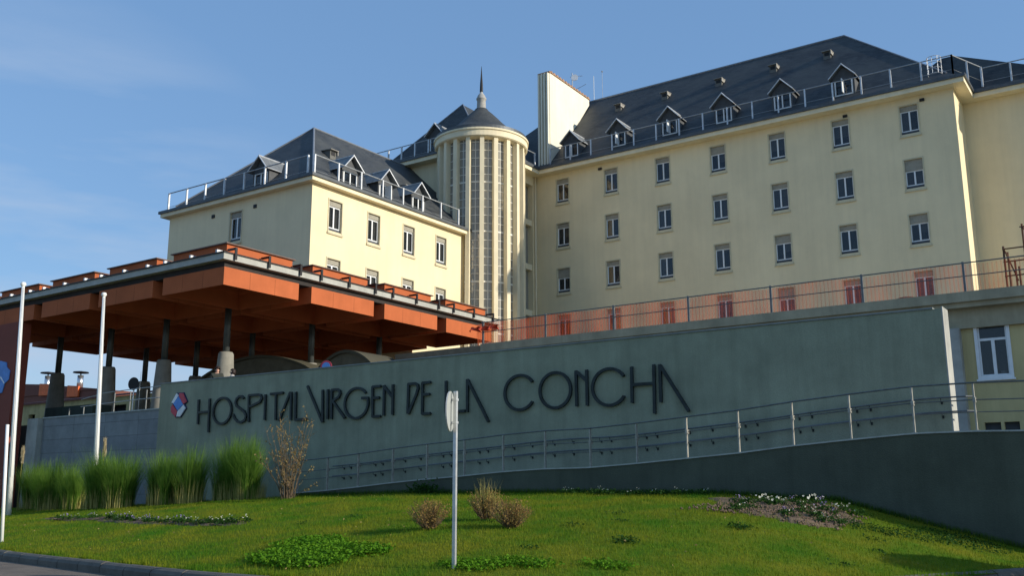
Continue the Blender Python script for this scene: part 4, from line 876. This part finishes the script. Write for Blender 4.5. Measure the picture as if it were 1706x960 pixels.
# ------------------------------------------------------------------ planting
def blades(n, P, L, lean, wd, seg=4, curve=1.0, az=None):
    """curved grass blades as quad strips; P (n,3) roots, L lengths, lean radians"""
    az = rng.uniform(0, 2 * np.pi, n) if az is None else az
    d = np.stack([np.cos(az), np.sin(az), np.zeros(n)], 1); sd = np.stack([-np.sin(az), np.cos(az), np.zeros(n)], 1)
    V = np.zeros((n, seg + 1, 2, 3))
    pos = P.copy(); ang = lean * .25
    for i in range(seg + 1):
        t = i / seg; w_ = wd * (1 - t * .9)
        V[:, i, 0] = pos - sd * w_[:, None]; V[:, i, 1] = pos + sd * w_[:, None]
        ang = lean * (.25 + curve * t ** 1.5)
        pos = pos + (d * np.sin(ang)[:, None] + np.array([0, 0, 1]) * np.cos(ang)[:, None]) * (L / seg)[:, None]
    V = V.reshape(-1, 3); k = (seg + 1) * 2; F = []
    base = (np.arange(n) * k)[:, None]
    for i in range(seg): F.append(base + np.array([2 * i, 2 * i + 1, 2 * i + 3, 2 * i + 2]))
    return V, np.concatenate(F)
# short turf blades: dense nearer the camera, one uncountable mass
def lawn_pts(n, x0=-40, x1=-2.0, y0=9, y1=22.4):
    X = rng.uniform(x0, x1, n); Y = rng.uniform(y0, y1, n); k = Y > yk(X) + .08; k &= (Y < 22.4); return X[k], Y[k]
X, Y = lawn_pts(330000); cl = np.hypot(X, Y); keep = rng.random(len(X)) < np.clip(17 / cl, .35, 1) ** 1.5; X, Y = X[keep], Y[keep]
n = len(X); Z = zl(X, Y) - .006; P = np.stack([X, Y, Z], 1)
Lh = rng.uniform(.03, .075, n) * (1 + .9 * (rng.random(n) > .985)); V, F = blades(n, P, Lh, rng.uniform(.2, 1.1, n), np.full(n, .0055), seg=2)
tag(npmesh('lawn_grass', V, F, GRASS), 'short green and yellowish lawn grass covering the mound', 'grass', kind='stuff')
# taller tufts along kerb
X = rng.uniform(-30, -2.6, 5200); Y = yk(X) + np.abs(rng.normal(0, .09, len(X))) + .13; P = np.stack([X, Y, zl(X, Y)], 1)
k = (np.sin(X * 3.1) + np.sin(X * 7.7) + rng.normal(0, .6, len(X))) > .3; P = P[k]; n = len(P)
V, F = blades(n, P, rng.uniform(.05, .17, n), rng.uniform(.1, .9, n), np.full(n, .005), seg=3)
tag(npmesh('edge_grass', V, F, GRASS), 'longer uncut grass growing along the kerb stones', 'grass', kind='stuff')
# grass fringe against the ramp wall
X = rng.uniform(-24, -2.6, 9000); Y = 22.48 - np.abs(rng.normal(0, .10, len(X))); P = np.stack([X, Y, zl(X, Y)], 1); n = len(P)
V, F = blades(n, P, rng.uniform(.05, .16, n), rng.uniform(.1, .9, n), np.full(n, .006), seg=3)
tag(npmesh('wall_grass', V, F, foliage('fringe_grass', (.04, .10, .01), (.09, .16, .02))), 'darker fringe of grass along the foot of the ramp wall', 'grass', kind='stuff')
# tall ornamental grass clumps
clumps = [(-38.2, 21.8, 1.1, 1.85, 'far-left tall ornamental grass clump beside the flagpole foot'), (-35.3, 20.9, 1.2, 1.95, 'second tall grass clump from the left, under the concrete pier'),
          (-31.6, 20.4, 1.1, 2.05, 'tall grass clump with a pale straw base directly below the pampas plume'), (-30.2, 20.3, 1.05, 1.95, 'tall grass clump with a pale straw base just right of the pampas plume'),
          (-36.8, 21.5, 1.0, 1.7, 'low tall-grass clump between the two leftmost clumps'), (-33.9, 20.9, .95, 1.65, 'looser tall grass clump left of the pampas plume'), (-29.4, 21.3, .9, 1.6, 'thin tall grass clump filling the gap right of the straw-based clumps'),
          (-28.6, 20.9, 1.1, 1.85, 'tall grass clump under the red and blue logo'), (-27.5, 21.1, 1.0, 1.9, 'tall grass clump below the first letters of the wall'),
          (-26.45, 21.9, 1.15, 2.2, 'tallest grass clump, directly below the letters O and S'), (-25.35, 21.8, 1.05, 2.1, 'right-hand tall grass clump with golden base beside the bare brown shrub')]
for (x, y, rad, hh, lab) in clumps:
    z = float(zl(x, y)); e_ = empty('grass_clump', (x, y, z), lab, 'ornamental grass', 'tall ornamental grass clumps')
    n = int(1900 * rad); ng = 16; ga = rng.uniform(0, 2 * np.pi, ng); gr = rng.uniform(.03, .36, ng) * rad; gi = rng.integers(0, ng, n); gh = rng.uniform(.75, 1.05, ng)
    P = np.stack([gr[gi] * np.cos(ga[gi]) + rng.normal(0, .05, n), gr[gi] * np.sin(ga[gi]) + rng.normal(0, .05, n), np.full(n, -.03)], 1)
    az = ga[gi] + rng.normal(0, .9, n); Lh = hh * gh[gi] * rng.uniform(.45, 1.12, n) ** .8; le = gr[gi] / rad * 1.0 + np.abs(rng.normal(.05, .42, n))
    V, F = blades(n, P, Lh, le, rng.uniform(.006, .013, n), seg=5, curve=.9, az=az); npmesh('blade_tuft', V, F, TALL, e_)
    n = int(300 * rad); a = rng.uniform(0, 2 * np.pi, n); r_s = rng.uniform(.2, .5, n) * rad; P = np.stack([r_s * np.cos(a), r_s * np.sin(a), np.full(n, -.03)], 1)
    V, F = blades(n, P, rng.uniform(.25, .85, n), rng.uniform(.1, .6, n), np.full(n, .011), seg=3, az=a + rng.normal(0, .5, n)); npmesh('straw_base', V, F, STRAW, e_)
# pampas plumes
for (x, y, z1, lab) in ((-33.2, 21.5, 2.05, 'single pale pampas plume standing above the tall grass'), (-38.6, 21.4, 1.9, 'ragged dry plume against the red pylon at the left edge')):
    z0 = float(zl(x, y)); e_ = empty('pampas_plume', (x, y, z0), lab, 'pampas grass', 'pampas plumes')
    MB().tube([(x, y, z0), (x + .03, y, z1 - .5)], .012, 5).build('stalk', STRAW, e_)
    n = 500; P = np.stack([rng.normal(0, .025, n) + x + .03 - x, rng.normal(0, .025, n), rng.uniform(z1 - .7, z1 - .12, n) - z0], 1)
    V, F = blades(n, P, rng.uniform(.10, .22, n), rng.uniform(.2, .8, n), np.full(n, .008), seg=2); npmesh('plume', V, F, PLUME, e_)
# yucca-like dead leaves near the white post
e_ = empty('dry_leaf_tuft', (-38.4, 20.0, -.6), 'tuft of pale drooping dry leaves at the extreme left edge', 'plant')
n = 160; P = np.zeros((n, 3)) + rng.normal(0, .08, (n, 3)) * [1, 1, 0]; V, F = blades(n, P, rng.uniform(.8, 1.5, n), rng.uniform(.3, 1.1, n), np.full(n, .018), seg=5); npmesh('leaf', V, F, PLUME, e_)
# bare brown shrub
sx, sy = -22.6, 20.9; sz = float(zl(sx, sy)); shb = empty('brown_shrub', (sx, sy, sz), 'tall half-bare shrub with dry brown leaves in front of the wall lettering', 'shrub')
tg = MB(); LP = []
for i in range(34):
    a = random.uniform(0, 6.28); r0 = random.uniform(0, .22); hgt = random.uniform(1.2, 2.75); sp_ = random.uniform(.1, .8) * (1.25 if hgt < 2.2 else .8)
    p0 = Vector((sx + r0 * math.cos(a), sy + r0 * math.sin(a), sz - .05)); pts = [p0]
    for k in range(1, 7):
        t = k / 6; pts.append(Vector((p0.x + sp_ * math.cos(a) * t ** 1.3 + random.uniform(-.03, .03), p0.y + sp_ * math.sin(a) * t ** 1.3, p0.z + hgt * t)))
    tg.tube(pts, [.016 - .002 * k for k in range(7)], 4)
    for k in range(2, 7):
        for _ in range(2):
            if random.random() < .7:
                b_ = pts[k - 1].lerp(pts[k], random.random()); d_ = Vector((random.uniform(-1, 1), random.uniform(-1, 1), random.uniform(.4, 1.4))).normalized() * random.uniform(.12, .38)
                tg.tube([b_, b_ + d_], [.006, .003], 3); LP += [b_ + d_ * random.random() for _ in range(random.randint(2, 7))]
        if k > 3: LP += [pts[k - 1].lerp(pts[k], random.random()) for _ in range(3)]
for a_, b_ in (((sx + .1, sy, sz), (sx + 1.15, sy - .1, sz + .95)), ((sx + .2, sy, sz), (sx + 1.3, sy, sz + .45)), ((sx, sy, sz), (sx + .75, sy, sz + 1.75))):
    a_, b_ = Vector(a_), Vector(b_); tg.tube([a_, a_.lerp(b_, .5) + Vector((0, 0, .06)), b_], [.012, .008, .004], 4); LP += [a_.lerp(b_, random.uniform(.4, 1)) + Vector((random.uniform(-.06, .06), 0, random.uniform(-.05, .08))) for _ in range(22)]
tg.build('stem', TWIG, shb)
def leaves(pts, size, m, name, parent, org, flat=.0, asp=.55):
    n = len(pts); P = np.array([tuple(p) for p in pts]) - np.array(org)
    A_ = rng.normal(0, 1, (n, 3)); A_[:, 2] *= (1 - flat); A_ /= np.linalg.norm(A_, axis=1)[:, None]; B_ = np.cross(A_, rng.normal(0, 1, (n, 3)) * [1, 1, 1 - flat] + [0, 0, flat]); B_ /= np.linalg.norm(B_, axis=1)[:, None]
    s_ = rng.uniform(.6, 1.3, n)[:, None] * size
    V = np.stack([P - A_ * s_, P + B_ * s_ * asp, P + A_ * s_, P - B_ * s_ * asp], 1).reshape(-1, 3); F = np.arange(4 * n).reshape(-1, 4)
    return npmesh(name, V, F, m, parent)
leaves(LP, .035, DRYL, 'leaf', shb, (sx, sy, sz))
leaves_ready = True
# three low bushes
def low_bush(x, y, rad, hgt, lab, spikes=0, dens=2300):
    z = float(zl(x, y)); e_ = empty('low_bush', (x, y, z), lab, 'bush', 'low brown bushes on the lawn'); tg = MB(); LP = []
    for i in range(130):
        a = random.uniform(0, 6.28); ph = random.uniform(.05, 1.35); L_ = random.uniform(.75, 1.08)
        d = Vector((math.cos(a) * math.sin(ph) * rad, math.sin(a) * math.sin(ph) * rad, .12 + math.cos(ph) * hgt * .55 + hgt * .28)) * L_
        p0 = Vector((x + math.cos(a) * .05, y + math.sin(a) * .05, z - .02)); p1 = p0 + d * .5 + Vector((0, 0, -.03)); p2 = p0 + d
        tg.tube([p0, p1, p2], [.006, .004, .0018], 3)
        for _ in range(dens // 130): t = random.random() ** .55; LP.append(p0.lerp(p2, t) + Vector((random.gauss(0, .035), random.gauss(0, .035), random.gauss(0, .035))))
    tg.build('twig', TWIG, e_); leaves(LP, .018, BUSHM, 'leaf', e_, (x, y, z))
    if spikes:
        P = np.stack([rng.normal(0, .12, spikes), rng.normal(0, .10, spikes), np.full(spikes, hgt * .45)], 1); V, F = blades(spikes, P, rng.uniform(.25, .62, spikes), rng.uniform(.1, .7, spikes), np.full(spikes, .005), seg=3); npmesh('dry_spike', V, F, STRAW, e_)
low_bush(-12.05, 14.75, .41, .56, 'rounded brown bush standing alone left of the sign post, with long shadow')
low_bush(-11.8, 16.25, .38, .60, 'brown bush right of the sign post with dry grass spikes sticking up', spikes=110)
low_bush(-10.55, 15.35, .42, .54, 'compact brown bush furthest right of the three on the lawn')
tx, ty = 1.6, 18.6; ct = empty('shadow_tree', (tx, ty, -1.4), 'unseen round tree added beyond the right edge to cast a shadow on the lawn', 'tree')  # unseen tree, added only to throw the shadow on the lawn corner
MB().tube([(tx, ty, -1.4), (tx, ty, .1)], [.07, .05], 8).build('trunk', TWIG, ct)
LP = []
for _ in range(5200):
    d = Vector((random.gauss(0, 1), random.gauss(0, 1), random.gauss(0, 1))).normalized() * .75 * random.random() ** .35; LP.append(Vector((tx, ty, .55)) + Vector((d.x, d.y * 1.5, d.z * .8)))
CT = LP
# green plant at the wall foot
x, y = -18.3, 22.15; z = float(zl(x, y)); e_ = empty('green_plant', (x, y, z), 'small dark green leafy plant at the foot of the ramp wall', 'plant')
leaves([(x + random.gauss(0, .28), y + random.gauss(0, .12), z + abs(random.gauss(.12, .11))) for _ in range(420)], .05, DKLEAF, 'leaf', e_, (x, y, z), flat=.3)
leaves(CT, .06, DKLEAF, 'crown', ct, (tx, ty, -1.4))
# clover patches
def patch(name, polys, dens, size, m, lab, cat, hmax=.09, tall=0):
    pts = []
    for (cx, cy, ax, ay, n) in polys:
        for _ in range(n):
            r0 = random.random() ** .6; a = random.uniform(0, 6.28); xx = cx + ax * r0 * math.cos(a) + random.gauss(0, .07); yy = cy + ay * r0 * math.sin(a) + random.gauss(0, .07)
            if yy > yk(xx) + .15 and yy < 22.4: pts.append((xx, yy, float(zl(xx, yy)) + random.uniform(.01, hmax)))
    return tag(leaves(pts, size, m, name, None, (0, 0, 0), flat=.75, asp=.75), lab, cat, kind='stuff')
patch('clover_patch', [(-12.6, 12.0, .85, .85, 4600), (-13.3, 12.9, .6, .65, 2600), (-11.8, 12.4, .75, .45, 2800), (-11.9, 11.5, .75, .5, 2400)], 1, .028, CLOVER, 'bright clover patch on the lawn near the kerb left of the sign post', 'ground cover', .11)
patch('weed_patch', [(-9.0, 12.1, .55, .3, 900), (-8.35, 12.5, .5, .25, 700), (-7.2, 13.0, .4, .2, 420)], 1, .024, CLOVER, 'dark weeds around the foot of the sign post', 'ground cover', .08)
patch('scattered_weeds', [(random.uniform(-17, -4), random.uniform(12.5, 21), random.uniform(.08, .22), random.uniform(.06, .14), 40) for _ in range(14)] + [(-5.2, 19.6, 1.2, .5, 900), (-6.7, 17.0, .2, .12, 130), (-7.8, 14.7, .22, .12, 160), (-3.9, 20.8, 1.0, .9, 1200)], 1, .022, DKLEAF, 'small dark weeds scattered over the lawn', 'ground cover', .06)
pts = []
for _ in range(700):
    x, y = random.uniform(-28, -3), random.uniform(10.5, 22)
    if yk(x) + .2 < y < 22.3 and (math.sin(x * .9 + 1) + math.sin(y * 1.7 + x * .4) + random.gauss(0, .7)) > .2: pts.append((x, y, float(zl(x, y)) + random.uniform(.03, .07)))
tag(leaves(pts, .022, DRYL, 'fallen_leaves', None, (0, 0, 0), flat=.6, asp=.6), 'sparse dry brown leaves and straw bits lying in the lawn', 'fallen leaves', kind='stuff')
# flower bed at right: soil drape
def drape(name, poly, m, dz=.02):
    me = MB(); cx = sum(p[0] for p in poly) / len(poly); cy = sum(p[1] for p in poly) / len(poly); n = len(poly); ringsN = 8; V = [(cx, cy, float(zl(cx, cy)) + dz + .02)]; F = []
    for k in range(1, ringsN + 1):
        for (px_, py_) in poly:
            t = k / ringsN; xx = cx + (px_ - cx) * t; yy = cy + (py_ - cy) * t; V.append((xx, yy, float(zl(xx, yy)) + dz + (random.uniform(-.015, .03) if k < ringsN else -.03)))
    for i in range(n): F.append((0, 1 + i, 1 + (i + 1) % n))
    me.add(V, F)
    for k in range(ringsN - 1):
        for i in range(n): a = 1 + k * n + i; b = 1 + k * n + (i + 1) % n; me.f.append((a, a + n, b + n, b))
    return me.build(name, m, smooth=True)
def blobpoly(pts, n=60, j=.12):
    out_ = []; m_ = len(pts)
    for i in range(n):
        t = i / n * m_; k = int(t); f = t - k; a = pts[k % m_]; b = pts[(k + 1) % m_]; out_.append((a[0] + (b[0] - a[0]) * f + random.uniform(-j, j), a[1] + (b[1] - a[1]) * f + random.uniform(-j, j)))
    return out_
struct(drape('flower_bed', blobpoly([(-9.2, 21.2), (-7.6, 18.9), (-6.6, 18.2), (-5.7, 18.6), (-5.3, 20.0), (-5.9, 21.2), (-7.4, 21.7)]), SOIL))
struct(drape('soil_strip', blobpoly([(-29.9, 17.1), (-25.7, 16.4), (-22.9, 15.5), (-19.6, 15.1), (-17.6, 15.1), (-17.7, 15.6), (-19.6, 15.7), (-22.9, 16.1), (-25.7, 17.0), (-29.9, 17.6)], 90, .06), SOIL, .012))
# soil clods
pts = [(random.gauss(-6.9, .9), random.gauss(19.6, .8)) for _ in range(900)]; pts = [(a, b) for a, b in pts if 18.3 < b < 21.5 and -8.6 < a < -5.4]
cl_ = MB()
for a, b in pts:
    z = float(zl(a, b)) + .035; r0 = random.uniform(.012, .04); cl_.add([(a + r0, b, z), (a, b + r0, z), (a - r0, b, z), (a, b - r0, z), (a, b, z + r0), (a, b, z - r0)], [(0, 1, 4), (1, 2, 4), (2, 3, 4), (3, 0, 4), (1, 0, 5), (2, 1, 5), (3, 2, 5), (0, 3, 5)])
tag(cl_.build('soil_clods', SOIL), 'loose brown soil clods and leaf litter over the flower bed', 'soil', kind='stuff')
# flowering plants
def flower_plant(petal, wd=.12, nb=7, big=.028):
    e_ = bpy.data.objects.new('flowering_plant', None); C.objects.link(e_); e_.empty_display_size = .1
    leaves([(random.gauss(0, wd * .6), random.gauss(0, wd * .6), abs(random.gauss(.05, .03))) for _ in range(90)], .028, DKLEAF, 'foliage', e_, (0, 0, 0), flat=.4)
    leaves([(random.gauss(0, wd * .55), random.gauss(0, wd * .55), random.uniform(.09, .17)) for _ in range(nb * 3)], big, petal, 'blossom', e_, (0, 0, 0), flat=.2, asp=.9)
    return e_
fp_ = [flower_plant(BLOOMP, .12, 4, .017), flower_plant(BLOOMW, .12, 2, .018), flower_plant(BLOOMW, .22, 4, .028), flower_plant(BLOOMW, .13, 1, .016)]
fl = []
strip = [(-29.9, 17.35), (-25.7, 16.7), (-22.9, 15.8), (-19.6, 15.4), (-17.8, 15.35)]
def onstrip(t):
    t *= 4; k = min(3, int(t)); f = t - k; return (strip[k][0] + (strip[k + 1][0] - strip[k][0]) * f, strip[k][1] + (strip[k + 1][1] - strip[k][1]) * f)
for i in range(34):
    t = .08 + .9 * i / 34; x, y = onstrip(t); kind = 0 if (t < .72 and i % 3) else (1 if i % 2 else 3)
    if t < .5 and i % 3 == 1: continue
    fl.append((kind, x + random.gauss(0, .12), y + random.gauss(0, .10), ('purple' if kind == 0 else 'whitish') + ' low pansy in the narrow flower strip left of the bushes', ('purple' if kind == 0 else 'whitish') + ' pansies in the flower strip'))
for (x, y, k, wh) in ((-7.6, 20.6, 2, 'leftmost white-flowered clump at the back of the soil bed'), (-6.6, 20.75, 2, 'white-flowered clump third from the left in the soil bed'), (-6.0, 20.9, 2, 'rightmost white-flowered clump at the back of the soil bed'), (-7.1, 20.3, 2, 'white-flowered clump second from the left in the soil bed')): fl.append((k, x, y, wh, 'white flowers in the soil bed'))
for i in range(16): fl.append((3 if i % 3 else 0, random.uniform(-8.3, -5.6), random.uniform(18.9, 21), 'small bedding plant in the brown soil bed', 'bedding plants in the soil bed'))
for (x, y, wh) in ((-6.1, 19.4, 'leftmost'), (-5.85, 19.15, 'middle'), (-5.6, 19.3, 'rightmost')): fl.append((1, x, y, wh + ' of the three pale blooms at the right tip of the soil bed', 'pale blooms at the bed tip'))
for i in range(12): fl.append((3 if i % 3 else 1, -13.2 + i * .33 + random.uniform(-.1, .1), 21.75 + random.uniform(-.25, .15), 'small white flower in the grass along the ramp wall', 'white flowers along the ramp wall'))
uf = set()
for (k, x, y, lab, grp) in fl:
    z = float(zl(x, y)) + .02; o = copy_tree(fp_[k]) if k in uf else fp_[k]; uf.add(k)
    o.location = (x, y, z); o.rotation_euler[2] = random.uniform(0, 6); o.scale = [random.uniform(.8, 1.25)] * 3; tag(o, lab, 'flower', grp)
# everything above was laid out from the photographer's eye; lift the world so the road lies near z = 0
for o in C.objects:
    if o.parent is None: o.location.z += 1.41
bpy.context.view_layer.update()
